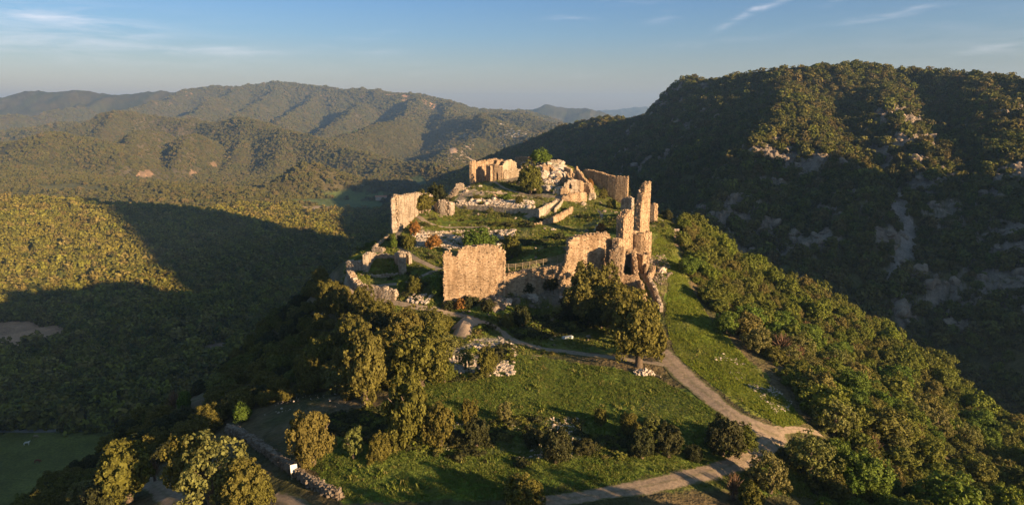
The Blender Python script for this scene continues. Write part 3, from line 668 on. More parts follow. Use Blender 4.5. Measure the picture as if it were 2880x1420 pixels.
crowns('slope', M_slope, 8, 85, 42, .058, clump_r=.27, low=-.75)
TR = [trunk_mesh('trunk', s) for s in range(4)]
def tree(px, base, top, w, sp, label, group=None, kind='tree', world=None, hh=None, rr=None, rmax=330, name=None):
    g = G(px, base, rmax=rmax) if world is None else np.array(world, float)
    dist = math.hypot(g[0], g[1]) ; sl = g[1] * math.cos(PITCH) - g[2] * math.sin(PITCH)
    if hh is None:
        hh = (base - top) / F * sl / math.cos(math.atan2(-g[2], dist)) ; rr = w / 2 / F * sl
    low_crown = kind in ('shrub', 'bush')
    nm = name or {'oak': 'oak_tree', 'tall': 'oak_tree', 'slope': 'oak_tree', 'dark': 'evergreen_tree', 'green': 'broadleaf_tree', 'rust': 'autumn_tree', 'grey': 'olive_tree', 'pink': 'budding_tree'}[sp] if not low_crown else 'shrub'
    r = bpy.data.objects.new(nm, None); r.empty_display_size = .5; COL.objects.link(r); r.location = (g[0], g[1], g[2] - .05); r.rotation_euler = (0, 0, random.uniform(0, 6.28))
    tag(r, label, kind if kind in ('shrub', 'bush') else 'tree', group)
    vs = CR[sp]; me = random.choice(vs)
    if low_crown: rz = hh * .62; cz = hh - rz * .95
    else: rz = hh * (.51 if sp != 'tall' else .54); cz = hh - rz * .95
    c = obj('crown', me, r, (0, 0, cz), (0, 0, 0), (rr * 1.02 * random.uniform(.94, 1.06), rr * random.uniform(.94, 1.06), rz))
    if not low_crown or w > 40 or world is not None:
        t = obj('trunk', random.choice(TR), r, (0, 0, 0), (0, 0, 0), (max(hh, rr * 1.2) * 1.0,) * 2 + (hh,))
    return r

# geometry-nodes scatter for what nobody could count
PROTO = {}
def proto_col(name, meshes):
    c = bpy.data.collections.new(name)
    for i, me in enumerate(meshes):
        o = bpy.data.objects.new(name + '_shape', me); c.objects.link(o)
    PROTO[name] = c; return c
def scatter(name, xyz, scale, col, label=None, cat=None, tilt=None, seed=0):
    n = len(xyz); me = bpy.data.meshes.new(name); me.vertices.add(n); me.vertices.foreach_set('co', np.asarray(xyz, np.float32).ravel())
    r = np.random.default_rng(seed)
    rot = np.zeros((n, 3), np.float32); rot[:, 2] = r.uniform(0, 6.28, n)
    if tilt: rot[:, :2] = r.uniform(-tilt, tilt, (n, 2))
    a = me.attributes.new('rot', 'FLOAT_VECTOR', 'POINT'); a.data.foreach_set('vector', rot.ravel())
    s = np.asarray(scale, np.float32); s = np.repeat(s[:, None], 3, 1) if s.ndim == 1 else s
    a = me.attributes.new('scl', 'FLOAT_VECTOR', 'POINT'); a.data.foreach_set('vector', s.ravel())
    a = me.attributes.new('pick', 'INT', 'POINT'); a.data.foreach_set('value', r.integers(0, len(col.objects), n).astype(np.int32))
    o = tag(obj(name, me), label, cat, kind='stuff')
    g = bpy.data.node_groups.new(name, 'GeometryNodeTree')
    g.interface.new_socket('Geometry', in_out='INPUT', socket_type='NodeSocketGeometry'); g.interface.new_socket('Geometry', in_out='OUTPUT', socket_type='NodeSocketGeometry')
    gi_ = N(g, 'NodeGroupInput'); go = N(g, 'NodeGroupOutput'); m2p = N(g, 'GeometryNodeMeshToPoints'); iop = N(g, 'GeometryNodeInstanceOnPoints')
    ci = N(g, 'GeometryNodeCollectionInfo'); ci.inputs['Collection'].default_value = col; ci.inputs['Separate Children'].default_value = True; ci.inputs['Reset Children'].default_value = True
    L(g, gi_.outputs[0], m2p.inputs['Mesh']); L(g, m2p.outputs[0], iop.inputs['Points']); L(g, ci.outputs[0], iop.inputs['Instance']); iop.inputs['Pick Instance'].default_value = True
    for nm_, ty, sk in (('rot', 'FLOAT_VECTOR', 'Rotation'), ('scl', 'FLOAT_VECTOR', 'Scale'), ('pick', 'INT', 'Instance Index')):
        na = N(g, 'GeometryNodeInputNamedAttribute', data_type=ty); na.inputs['Name'].default_value = nm_
        L(g, na.outputs['Attribute'], iop.inputs[sk])
    L(g, iop.outputs[0], go.inputs[0])
    md = o.modifiers.new('scatter', 'NODES'); md.node_group = g
    return o
CV = proto_col('valley_crowns', [crown_mesh('crown', 900 + i, 26, 9, .17, M_val, clump_r=.34) for i in range(5)])
CM = proto_col('mountain_crowns', [crown_mesh('crown', 950 + i, 26, 9, .17, M_mix, clump_r=.34) for i in range(5)])
def lowcrown(seed, mat):
    v, f = ico(2); v = lump(v, seed, 1.1, 2.4); v[:, 2] = v[:, 2] * .8; v = v + np.random.default_rng(seed).normal(0, .07, v.shape)
    return mesh_from('crown', v, f, mat)
CF = proto_col('far_crowns', [lowcrown(i + 20, M_hill) for i in range(4)])

def area_points(n, r0, r1, a0=-50, a1=47, seed=1):
    n = int(n * (a1 - a0) / 80)
    r = np.random.default_rng(seed); a = R(1) * r.uniform(a0, a1, n); q = np.sqrt(r.uniform(r0 * r0, r1 * r1, n))
    return np.sin(a) * q, np.cos(a) * q, q
def lookup(A, x, y):
    i, j, u, v = gi(x, y); return A[i + (u > .5), j + (v > .5)]
TREEZ = []
def woods(name, n, r0, r1, size, col, test, seed, label, sink=.15, hs=(.8, 1.25)):
    x, y, q = area_points(n, r0, r1, seed=seed)
    k = test(x, y, q); x, y, q = x[k], y[k], q[k]; r = np.random.default_rng(seed + 5)
    clus = .75 + .5 * np.clip(.5 + fbm(x, y, 60, 3, seed), 0, 1)
    s = size * r.lognormal(0, .4, len(x)) * clus * r.uniform(.7, 1.05, len(x)); s = np.clip(s, size * .35, size * 2.0)
    z = gz(x, y) + s * (.62 - sink)
    S = np.stack([s, s, s * r.uniform(.75, 1.2, len(x))], 1)
    return scatter(name, np.stack([x, y, z], 1), S, col, label, 'woodland', seed=seed)
def t_valley(x, y, q):
    tg = lookup(TG, x, y); v = lookup(VIS, x, y); h = lookup(GHILL, x, y)
    return (tg == 0) & v & (~h) & (lookup(rk, x, y) < .3) & ((np.arctan2(x, y) < R(-2)) | (lookup(GUP, x, y) == False))
def t_gorge(x, y, q):
    tg = lookup(TG, x, y); v = lookup(VIS, x, y); h = lookup(GHILL, x, y); rr_ = lookup(rk, x, y)
    scree = fbm(x, y, 30, 3, 77) > .32
    return ((tg == 0) | (tg == 4)) & v & (~h) & lookup(GUP, x, y) & (np.arctan2(x, y) > R(-6)) & ((rr_ < .3) | (fbm(x, y, 9, 2, 78) > .25))
def cmx(x, y): return lookup(cm, x, y)
import time; T0 = time.time()
woods('valley_woodland', 62000, 330, 1250, 3.9, CV, t_valley, 11, 'dark green broadleaf woodland covering the valley floor left of the castle hill')
woods('gorge_woodland', 95000, 300, 1500, 2.7, CM, t_gorge, 12, 'dark evergreen oak scrub clothing the steep rocky mountain on the right')
woods('hill_woodland', 150000, 1250, 3300, 3.1, CF, lambda x, y, q: (lookup(TG, x, y) == 0) & lookup(VIS, x, y) & ((np.arctan2(x, y) < R(-2)) | (q > 1500)), 13, 'olive scrub woodland on the rounded hills beyond the valley', sink=.35)
woods('distant_woodland', 80000, 3300, 5400, 5.5, CF, lambda x, y, q: lookup(VIS, x, y), 14, 'hazy woodland on the long far mountain', sink=.45)
# ------------------------------------------------------------------ masonry
def wall(name, label, nodes, th=1.2, cat='wall', group=None, openings=(), holes=.02, rag=.35, mat=None, core=None, course=.27, ln=.42, top_bits=.6, bump=.03, parent=None, closed=False, sink=1.6):
    """nodes: (px, top py, base py, Y) of the middle of the wall"""
    mat = mat or M_wall; core = core or M_core
    P = np.array([np.r_[U(px, tp, Y), U(px, bs, Y)[2]] for px, tp, bs, Y in nodes])
    if closed: P = np.vstack([P, P[:1]])
    xy = P[:, :2]; sl = np.r_[0, np.cumsum(np.linalg.norm(np.diff(xy, axis=0), axis=1))]; Lw = sl[-1]
    rr = np.random.default_rng(int(abs(nodes[0][0] * 7 + nodes[0][1] * 13)))
    def at(s):
        s = np.clip(s, 0, Lw); x = np.interp(s, sl, xy[:, 0]); y = np.interp(s, sl, xy[:, 1]); return np.stack([x, y], -1)
    def tg(s):
        a = at(s + .25); b = at(s - .25); return unit(a - b)
    ph = rr.uniform(0, 99)
    def ztop(s):
        s = np.asarray(s, float)
        return np.interp(s, sl, P[:, 2]) + rag * (fbm(s, s * 0 + ph, 1.6, 3, 5)) * 1.2
    def zbot(s):
        p = at(s); return np.minimum(np.interp(s, sl, P[:, 3]), gz(p[..., 0], p[..., 1])) - sink
    def opened(s, z):
        o = np.zeros(np.shape(s), bool)
        for (s0, s1, z0, z1) in openings:
            u = (s - s0) / (s1 - s0) * 2 - 1; zz = z0 + (z1 - z0) * (1 - .45 * np.clip(np.abs(u), 0, 1) ** 2.2)
            o |= (np.abs(u) < 1) & (z > z0) & (z < zz)
        return o
    root = parent
    if root is None:
        root = bpy.data.objects.new(name, None); root.empty_display_size = 1; COL.objects.link(root); c0 = at(Lw / 2); root.location = (c0[0], c0[1], float(zbot(Lw / 2)) + sink)
        tag(root, label, cat, group)
    off = np.array(root.matrix_basis.translation) if parent is None else np.array(parent.location)
    # core in columns
    n = max(2, int(Lw / .5)); e = np.linspace(0, Lw, n + 1); cc = []; hh = []; T = []
    s = (e[:-1] + e[1:]) / 2; zt = ztop(s) - .12; zb = zbot(s); p = at(s); t = tg(s)
    iv = []
    for i in range(n):
        cuts = [(zb[i], zt[i])]
        for (s0, s1, z0, z1) in openings:
            if s0 < s[i] < s1:
                u = (s[i] - s0) / (s1 - s0) * 2 - 1; zz = z0 + (z1 - z0) * (1 - .45 * abs(u) ** 2.2); new = []
                for a, b in cuts:
                    if zz <= a or z0 >= b: new.append((a, b)); continue
                    if z0 > a: new.append((a, z0))
                    if zz < b: new.append((zz, b))
                cuts = new
        for a, b in cuts:
            if b - a > .15: iv.append((i, a, b))
    if iv:
        I = np.array([q[0] for q in iv]); A = np.array([q[1] for q in iv]); B = np.array([q[2] for q in iv])
        Cc = np.column_stack([p[I], (A + B) / 2]) - off; TT = np.column_stack([t[I], np.zeros(len(I))]); NN = np.column_stack([-t[I, 1], t[I, 0], np.zeros(len(I))])
        H = np.column_stack([np.full(len(I), Lw / n / 2 + .01), np.full(len(I), max(.12, th / 2 - .2)), (B - A) / 2])
        V, Q = boxes(Cc, TT, NN, H); obj('wall_core', mesh_from('wall_core', V, Q, core), root)
    # stones: outline loop
    parts = []
    segs = [(+1, 0, Lw), (-1, 0, Lw)]
    zmin = float(np.min(zbot(np.linspace(0, Lw, 20)))); zmax = float(P[:, 2].max() + rag * 1.5)
    z = zmin + course
    SS = []; 
    while z < zmax:
        for side in (1, -1):
            l = rr.uniform(.6, 1.4, int(Lw / ln * 1.3) + 6) * ln; c = np.cumsum(l) - l[0] * rr.uniform(0, 1); k = c < Lw + .05
            ss = c[k] - l[k] / 2; hl = l[k] / 2; zz = z + rr.normal(0, .02, k.sum())
            SS.append(np.column_stack([ss, zz, hl, np.full(k.sum(), side), np.zeros(k.sum())]))
        if not closed:
            for end in (0, 1):
                m = max(1, int(th / ln)); w_ = (np.arange(m) + .5) / m * th - th / 2
                SS.append(np.column_stack([w_, np.full(m, z), np.full(m, th / m / 2), np.full(m, -1 if end == 0 else 1), np.ones(m)]))
        z += course * rr.uniform(.85, 1.15)
    S = np.concatenate(SS); side_m = S[:, 4] == 0
    sv = np.where(side_m, S[:, 0], np.where(S[:, 3] < 0, 0.02, Lw - .02)); zt = ztop(sv) + rr.uniform(-.25, .12, len(S)); 
    keep = (S[:, 1] + course * .3 < zt) & (S[:, 1] > zbot(sv) + .2) & ~opened(sv, S[:, 1]) & (rr.uniform(0, 1, len(S)) > holes)
    S = S[keep]; side_m = S[:, 4] == 0; sv = sv[keep]
    t = tg(sv); nrm = np.stack([-t[:, 1], t[:, 0]], 1); c = at(sv)
    dep = .17 + rr.uniform(0, .05, len(S)); 
    pos = np.where(side_m[:, None], c + nrm * (S[:, 3] * (th / 2 - .16))[:, None] + 0, c + t * (S[:, 3] * .0)[:, None] + nrm * S[:, 0:1] - t * (S[:, 3] * -.02)[:, None])
    pos = pos + np.where(side_m[:, None], nrm * (S[:, 3] * rr.normal(0, bump, len(S)))[:, None], t * (S[:, 3] * rr.uniform(.0, .3, len(S)))[:, None])
    T = np.where(side_m[:, None], t, nrm); Nn = np.where(side_m[:, None], nrm, t)
    z3 = np.zeros(len(S))
    V, Q = boxes(np.column_stack([pos, S[:, 1]]) - off, np.column_stack([T, z3]), np.column_stack([Nn, z3]), np.column_stack([S[:, 2] * .95, dep, np.full(len(S), course * .47)]), jit=.14)
    parts.append((V, Q))
    # loose stones along the broken top
    m = int(Lw / .42 * max(1, th / .5)); ss = rr.uniform(0, Lw, m); u = rr.uniform(-.5, .5, m) * (th - .3); k = rr.uniform(0, 1, m) < top_bits; ss = ss[k]; u = u[k]
    if len(ss):
        t = tg(ss); nrm = np.stack([-t[:, 1], t[:, 0]], 1); c = at(ss) + nrm * u[:, None]; a = rr.uniform(0, 3, len(ss))
        T = np.column_stack([np.cos(a), np.sin(a), a * 0]); Nn = np.column_stack([-np.sin(a), np.cos(a), a * 0])
        hs_ = np.column_stack([rr.uniform(.14, .32, len(ss)), rr.uniform(.12, .25, len(ss)), rr.uniform(.08, .22, len(ss))])
        V, Q = boxes(np.column_stack([c, ztop(ss) - .12 + hs_[:, 2] * .5]) - off, T, Nn, hs_, jit=.3); parts.append((V, Q))
    V, Q = cat_(parts); tag(obj('masonry', mesh_from('masonry', V, Q, mat), root), kind='stuff')
    return root
def zat(px, py, Y): return float(U(px, py, Y)[2])

# --- front curtain
wall('curtain_wall', 'broad freestanding slab of castle wall with a notch in its top left, facing the meadow',
     [(1250,708,845,147.6),(1262,703,842,147.7),(1272,716,840,147.8),(1284,722,838,147.9),(1293,697,836,148),(1330,691,834,148.3),(1385,688,832,148.7),(1405,694,828,148.9),(1416,703,822,149)], th=1.7, holes=.035, rag=.3)
wall('curtain_wall', 'sloping-topped castle wall slab right of the wooden fence, behind the big oaks',
     [(1600,672,800,150),(1612,664,800,150.3),(1650,659,810,151),(1690,655,815,151.7),(1706,654,815,152),(1718,676,815,152.2)], th=1.7, holes=.035, rag=.25)
wall('low_wall', 'low rubble wall topped by the wooden fence between the two big wall slabs',
     [(1418,770,830,149),(1470,762,800,149.5),(1520,756,795,150),(1560,750,790,150.5),(1600,730,790,151)], th=1.6, holes=.02, rag=.3)
wall('buttress', 'narrow masonry pier at the right end of the sloping-topped wall slab',
     [(1722,700,830,147.6),(1738,690,830,147.2),(1750,696,830,147)], th=2.4, cat='wall', rag=.25)
wall('tower_ruin', 'tall broken slab left of the round tower, its narrow end towards the meadow',
     [(1746,610,705,161),(1754,598,705,162),(1763,588,705,163.2),(1771,592,703,164.5)], th=2.0, rag=.45)
wall('tower_ruin', 'stub of masonry with a pale crown of stones below the tall broken slab',
     [(1733,672,800,150),(1748,670,800,153),(1750,676,800,155)], th=1.6, rag=.4)
wall('tower_ruin', 'tallest leaning fang of castle wall, standing just behind the round tower',
     [(1796,575,650,180),(1801,546,650,180.7),(1808,524,648,181.8),(1822,511,642,184)], th=1.7, rag=.3)
wall('wall_stub', 'small stub at the left foot of the tallest fang of wall', [(1788,588,640,181),(1796,590,640,181)], th=1.0, rag=.4)
wall('wall_stub', 'square pale stub of wall on the slope right of the tallest fang', [(1826,573,596,197),(1843,572,598,196)], th=2.4, rag=.2)
wall('wall_stub', 'low ruined wall corner behind the tallest fang of wall', [(1752,560,585,222),(1768,552,590,220),(1778,556,600,219)], th=1.2, rag=.6, mat=M_greywall)
# round tower
cxr = U(1803, 655, 166); rad_t = 2.25; rn = []
for k in range(14):
    a = 2 * math.pi * k / 14; x, y = cxr[0] + rad_t * math.cos(a), cxr[1] + rad_t * math.sin(a)
    px = 1440 + F * x / (y * math.cos(PITCH) + 31 * math.sin(PITCH)); rn.append((px, 654 + 3 * math.sin(a * 2) - 2 * math.sin(a), 716, y))
rt = wall('round_tower', 'squat round tower stump with grass growing on its top', rn, th=.9, cat='tower', closed=True, rag=.35, ln=.4, bump=.03)
zc = zat(1803, 658, 166); ring = [(cxr[0] + 1.9 * math.cos(a) - rt.location[0], cxr[1] + 1.9 * math.sin(a) - rt.location[1], zc - rt.location[2]) for a in np.linspace(0, 6.28, 17)[:-1]]
V = np.array(ring + [(cxr[0] - rt.location[0], cxr[1] - rt.location[1], zc + .35 - rt.location[2])]); Fq = np.array([(i, (i + 1) % 16, 16) for i in range(16)])
M_turf = simple('turf', (.04, .07, .015), (.08, .12, .03), 2, bump=.1)
obj('grass_top', mesh_from('grass_top', V, Fq, M_turf), rt)
# roofless room beside the round tower
wall('enclosure_wall', 'right wall of the roofless grassy room below the round tower', [(1781,705,790,158),(1787,735,795,152),(1790,775,810,146.5)], th=.9, rag=.4)
wall('enclosure_wall', 'front wall of the roofless grassy room, above the big oaks', [(1746,770,830,147),(1765,774,830,146.5),(1790,776,835,146)], th=1.0, rag=.25)
wall('enclosure_wall', 'back wall of the roofless grassy room with its inner face in shade', [(1752,705,735,160),(1782,698,735,160)], th=.8, rag=.2)
wall('ruined_wall', 'crumbling wall between the roofless room and the foot of the round tower', [(1784,706,728,160),(1800,712,735,158),(1812,716,742,156.5)], th=1.3, rag=.5)
wall('parapet', 'long narrow parapet running down the slope right of the footpath', [(1824,775,790,152),(1838,800,815,147),(1850,830,848,142),(1860,858,876,138)], th=.8, rag=.25, mat=M_greywall)
wall('parapet', 'curved inner parapet right of the footpath under the round tower', [(1822,708,722,163),(1823,735,750,157),(1816,755,768,154)], th=.5, rag=.15, mat=M_wall)
wall('parapet', 'curved outer parapet on the brow below the round tower', [(1840,745,760,156),(1834,762,775,153.5),(1824,772,785,152)], th=.6, rag=.2)
wall('retaining_wall', 'short stepped wall on the left of the footpath below the roofless room', [(1792,780,800,147),(1806,800,825,143.5),(1814,826,850,140)], th=.8, rag=.4)
# wooden fence
fr = bpy.data.objects.new('wooden_fence', None); COL.objects.link(fr)
fp = [U(px, py, Y) for px, py, Y in [(1409,750,153.5),(1430,752,153.2),(1450,751,153),(1470,748,152.8),(1490,745,152.6),(1508,742,152.4),(1528,738,152.3),(1548,734,152.2),(1568,729,152.1),(1583,724,152)]]
fr.location = tuple(fp[0]); tag(fr, 'wooden post-and-rail fence along the top of the low wall between the two wall slabs', 'fence')
pm = None
for p in fp:
    V, Q = boxes(np.array([(0, 0, .1)]), np.array([(1., 0, 0)]), np.array([(0, 1., 0)]), np.array([(.07, .07, .75)]))
    pm = pm or mesh_from('post', V, Q, M_wood); obj('post', pm, fr, p - fp[0])
for a, b in zip(fp[:-1], fp[1:]):
    for dz in (.12, .42, .72):
        d = b - a; l = np.linalg.norm(d); t = d / l; nn = unit(np.cross((0, 0, 1.), t)); zz = np.cross(t, nn)
        V, Q = boxes(np.array([(a + b) / 2 + (0, 0, dz) - fp[0]]), t[None], nn[None], np.array([(l / 2, .03, .05)]), Z=zz[None]); obj('rail', mesh_from('rail', V, Q, M_wood), fr)
# --- ruined house on the left shoulder
wall('house_ruin', 'tall left wall of the roofless house ruin, lit on its broken top', [(1027,716,785,166),(1035,712,770,170),(1050,709,755,174.5)], th=1.2, mat=M_greywall)
wall('house_ruin', 'long back wall of the roofless house ruin on the left shoulder', [(1052,712,750,175),(1075,713,752,175),(1100,716,754,174.5),(1120,716,756,174)], th=1.1, mat=M_greywall, rag=.4)
wall('house_ruin', 'thick right pier of the roofless house ruin beside the footpath', [(1118,712,775,172),(1128,708,775,169),(1132,716,790,164)], th=1.6, mat=M_greywall)
wall('wall_stub', 'narrow standing end wall just right of the house ruin', [(1138,710,758,172),(1152,716,758,170)], th=.9, mat=M_greywall, rag=.5)
wall('house_ruin', 'low front wall of the roofless house ruin', [(1022,770,782,164),(1050,774,782,163),(1085,771,778,164),(1120,768,778,165)], th=1.1, mat=M_greywall, rag=.35)
wall('terrace_wall', 'grey wall with a grassy top at the far left corner, left of the house ruin', [(982,732,765,170),(1000,733,770,169),(1028,733,775,168)], th=2.0, mat=M_greywall, rag=.15)
wall('wall_stub', 'small square stub behind the house ruin on the left shoulder', [(1053,694,712,181),(1077,696,712,180)], th=1.5, mat=M_greywall, rag=.15)
wall('curtain_wall', 'curved outer wall at the far left, broken down in a lit ramp to a long low run', [(984,762,820,161),(990,765,824,159.5),(1000,785,828,158),(1015,798,832,156.5),(1040,803,838,155),(1075,808,842,153.5),(1112,816,846,152)], th=1.5, mat=M_greywall, rag=.3)
wall('parapet', 'thin stone edging running up the left brow from the house ruin', [(1055,690,698,183),(1075,675,683,188),(1095,660,668,192)], th=.6, mat=M_greywall, rag=.1, course=.25)
# left tower wall
wall('tower_wall', 'tall curved grey wall on the left brow with a sunlit broken corner at its top', [(1101,557,655,193),(1112,550,652,193.5),(1130,549,640,197),(1150,545,625,203),(1170,542,608,209),(1190,545,600,214),(1210,548,592,220)], th=1.6, mat=M_greywall, rag=.3, holes=.03)
# --- terraces
wall('retaining_wall', 'long grey retaining wall of the upper terrace with a sharp right corner', [(1266,575,592,224.5),(1320,577,595,220.5),(1380,579,598,216),(1440,584,602,211.5),(1508,590,612,206.5)], th=.9, rag=.08, holes=.002, bump=.015, top_bits=.9, mat=M_palewall)
wall('retaining_wall', 'sunlit short return of the upper terrace wall beside the ramp', [(1512,590,612,206.5),(1535,578,598,214),(1563,563,574,222)], th=.9, rag=.08, holes=.002, bump=.015, mat=M_palewall)
wall('bastion', 'rounded broken bastion at the left end of the upper terrace wall', [(1232,574,608,219),(1240,566,610,216.5),(1256,566,606,216),(1268,572,600,219)], th=2.4, rag=.6, mat=M_rock, core=M_rockd)
wall('retaining_wall', 'lower sunlit retaining wall curving up under the ramp', [(1490,634,644,196.5),(1520,624,640,199),(1550,612,632,203),(1580,598,618,209),(1598,589,606,214),(1608,580,598,218)], th=.9, rag=.2, holes=.004)
wall('retaining_wall', 'tall pale bulging wall under the chapel ruin', [(1583,552,568,225),(1600,546,572,225),(1625,540,574,226),(1645,540,572,228)], th=1.4, rag=.2, holes=.01)
wall('kerb_wall', 'thin pale kerb along the right side of the ramp', [(1586,556,560,226),(1576,570,574,220),(1561,587,591,214)], th=.4, rag=.03, holes=0, course=.2, mat=M_palewall)
# chapel ruin
zc1, zc2 = zat(1605, 528, 236), zat(1605, 512, 236)
wall('chapel_ruin', 'shaded end wall of the chapel ruin pierced by a small arched opening', [(1588,515,545,232),(1600,506,544,232.5),(1615,505,542,233),(1628,508,540,233.5)], th=.8, rag=.15, mat=M_greywall, openings=[(1.3, 2.6, zc1, zc2)], holes=.0)
wall('chapel_ruin', 'sunlit corner pier and side of the chapel ruin', [(1630,507,542,233.5),(1640,516,545,238),(1655,515,545,242)], th=.9, rag=.3)
wall('chapel_ruin', 'tall jagged gable behind the arched opening, stepping down to the right', [(1612,487,530,245),(1622,472,530,246),(1632,482,530,244),(1642,500,535,242),(1656,513,540,240)], th=1.0, rag=.5)
wall('chapel_ruin', 'leaning broken side wall behind the arched opening', [(1594,488,525,243),(1604,498,530,240),(1612,505,532,237)], th=.8, rag=.4)
wall('wall_stub', 'jagged stub of wall at the chapel doorway', [(1580,530,550,229),(1592,524,550,229),(1599,534,548,230)], th=.9, rag=.4)
wall('wall_stub', 'pale square block of wall left of the chapel doorway', [(1560,534,553,231),(1577,532,553,230)], th=1.5, rag=.15, mat=M_pale)
wall('wall_stub', 'pale corner stub at the right foot of the chapel ruin', [(1660,544,556,233),(1672,543,558,232.5)], th=1.2, rag=.1, mat=M_pale)
wall('curtain_wall', 'long back curtain wall stepping down to the right behind the chapel ruin', [(1646,478,520,262),(1664,479,530,260),(1690,485,535,257),(1712,494,540,254),(1735,496,548,252),(1765,497,560,250)], th=1.4, rag=.3, holes=.03)
wall('tower_wall', 'thick masonry block right of the chapel ruin', [(1640,522,548,238),(1658,516,548,237),(1664,530,552,236)], th=1.8, rag=.5)
# keep
zk0, zk1 = zat(1401, 508, 252), zat(1401, 484, 252)
wall('keep_ruin', 'left end wall of the ruined keep on the summit, with two small windows', [(1325,458,518,251),(1333,452,516,254)], th=1.2, mat=M_wall, rag=.2)
wall('keep_ruin', 'long back wall of the ruined keep, its upper part in sunlight', [(1330,456,510,256),(1350,453,510,257),(1372,449,508,258.5),(1396,446,505,260)], th=1.1, rag=.12, holes=.01)
wall('keep_ruin', 'inner cross wall of the keep with a dark arched doorway', [(1382,462,508,253),(1392,462,507,252),(1412,468,503,251.5)], th=.9, rag=.2, openings=[(1.9, 3.1, zk0, zk1)], holes=.0)
wall('keep_ruin', 'broken front corner of the keep', [(1372,464,505,254),(1382,466,505,252)], th=1.3, rag=.4)
wall('keep_ruin', 'smooth pale plastered wall with a rounded top in the keep', [(1410,468,500,257),(1420,452,498,257.5),(1436,449,496,258),(1450,456,492,258)], th=.9, rag=.06, holes=0, mat=M_pale, core=M_pale, bump=.008)
wall('keep_ruin', 'roofless dark-topped chamber wall between the keep walls', [(1396,448,490,259),(1412,449,488,260)], th=2.2, rag=.4)
wall('keep_ruin', 'brown wall fragment behind the pale plastered wall', [(1452,442,468,268),(1475,440,466,268),(1494,441,464,268)], th=1.2, rag=.2, mat=M_wall)
wall('platform_wall', 'low grey shaded wall edging the summit platform', [(1420,480,492,252),(1445,474,490,252),(1470,476,490,252)], th=1.0, mat=M_pale, rag=.3)
wall('wall_stub', 'grey ruined wall stub left of the summit, highest on the left slope', [(1285,516,535,240),(1302,518,538,240)], th=2.0, mat=M_greywall, rag=.4)
wall('wall_stub', 'low grey wall running along the left slope under the keep', [(1335,537,546,236),(1370,540,548,234),(1410,538,546,234)], th=1.0, mat=M_greywall, rag=.3)
wall('wall_stub', 'blocky pale wall stubs on the summit right of the tree', [(1528,466,492,252),(1548,463,492,252),(1557,474,492,251)], th=1.6, mat=M_wall, rag=.3)
wall('wall_stub', 'pale square wall corner at the edge of the summit', [(1556,482,494,250),(1574,478,492,250)], th=1.4, mat=M_pale, rag=.2)
wall('wall_stub', 'lower broken rocky wall at the left end of the terrace rubble', [(1256,556,575,228),(1270,545,570,231),(1283,527,560,235)], th=1.6, mat=M_rockd, core=M_rockd, rag=.7)
wall('viaduct_ruin', 'tiny pale masonry pier far beyond the keep on the left', [(1296,498,508,1350),(1308,488,508,1350)], th=6, mat=M_wall, rag=2, course=1.2, ln=2)

wall('sloping_wall', 'ragged wall stepping down left from the sloping-topped slab to the low wall', [(1572,775,805,149.6),(1583,750,805,149.7),(1591,722,805,149.8),(1597,695,805,149.9)], th=1.6, rag=.4)
for lb_, nd_, kw_ in [
 ('low rubble wall line on the left of the terrace under the grey slope', [(1300,552,562,231),(1345,553,562,230)], {}),
 ('brown broken cross wall in the middle of the terrace rubble', [(1393,550,566,229),(1400,562,578,223)], dict(rag=.5)),
 ('low wall line above the terrace rubble, below the summit oak', [(1440,550,560,229.5),(1500,556,564,226)], dict(mat=M_greywall)),
 ('low pale wall on the platform between keep and summit oak', [(1425,488,498,252),(1460,484,496,253)], dict(mat=M_palewall)),
 ('pale wall edge left of the bright green summit tree', [(1468,458,472,262),(1502,455,470,263)], dict(mat=M_palewall)),
 ('pale wall step right below the bright green summit tree', [(1500,470,484,256),(1532,460,476,258)], dict(mat=M_palewall)),
 ('pale wall crowning the right of the summit skyline', [(1540,450,466,262),(1578,451,466,261)], dict(mat=M_palewall)),
 ('tan wall at the right edge of the summit above the tarpaulin', [(1590,468,488,254),(1606,477,494,252)], {}),
 ('tan wall remnant just below the green tarpaulin', [(1562,502,520,243),(1586,497,516,243)], {}),
 ('tan wall remnant right beside the crown of the summit oak', [(1522,505,520,245),(1545,502,520,244)], {}),
 ('low wall at the foot of the crags left of the chapel doorway', [(1530,535,548,236),(1560,538,550,234)], {}),
 ('short grey wall on the grey slope below the keep', [(1300,528,540,240),(1330,526,538,241)], dict(mat=M_greywall)),
 ('low grey wall behind the rounded bastion', [(1262,550,568,231),(1290,548,562,233)], dict(mat=M_greywall)),
 ('tan retaining wall at the right end of the rubble band', [(1440,668,684,188),(1490,662,676,190)], {}),
 ('low wall footing along the top of the rubble band', [(1240,650,660,194),(1330,648,658,195),(1420,648,658,195)], dict(mat=M_greywall)),
]: wall('wall_stub', lb_, nd_, th=kw_.pop('th', 1.1), rag=kw_.pop('rag', .3), **kw_)
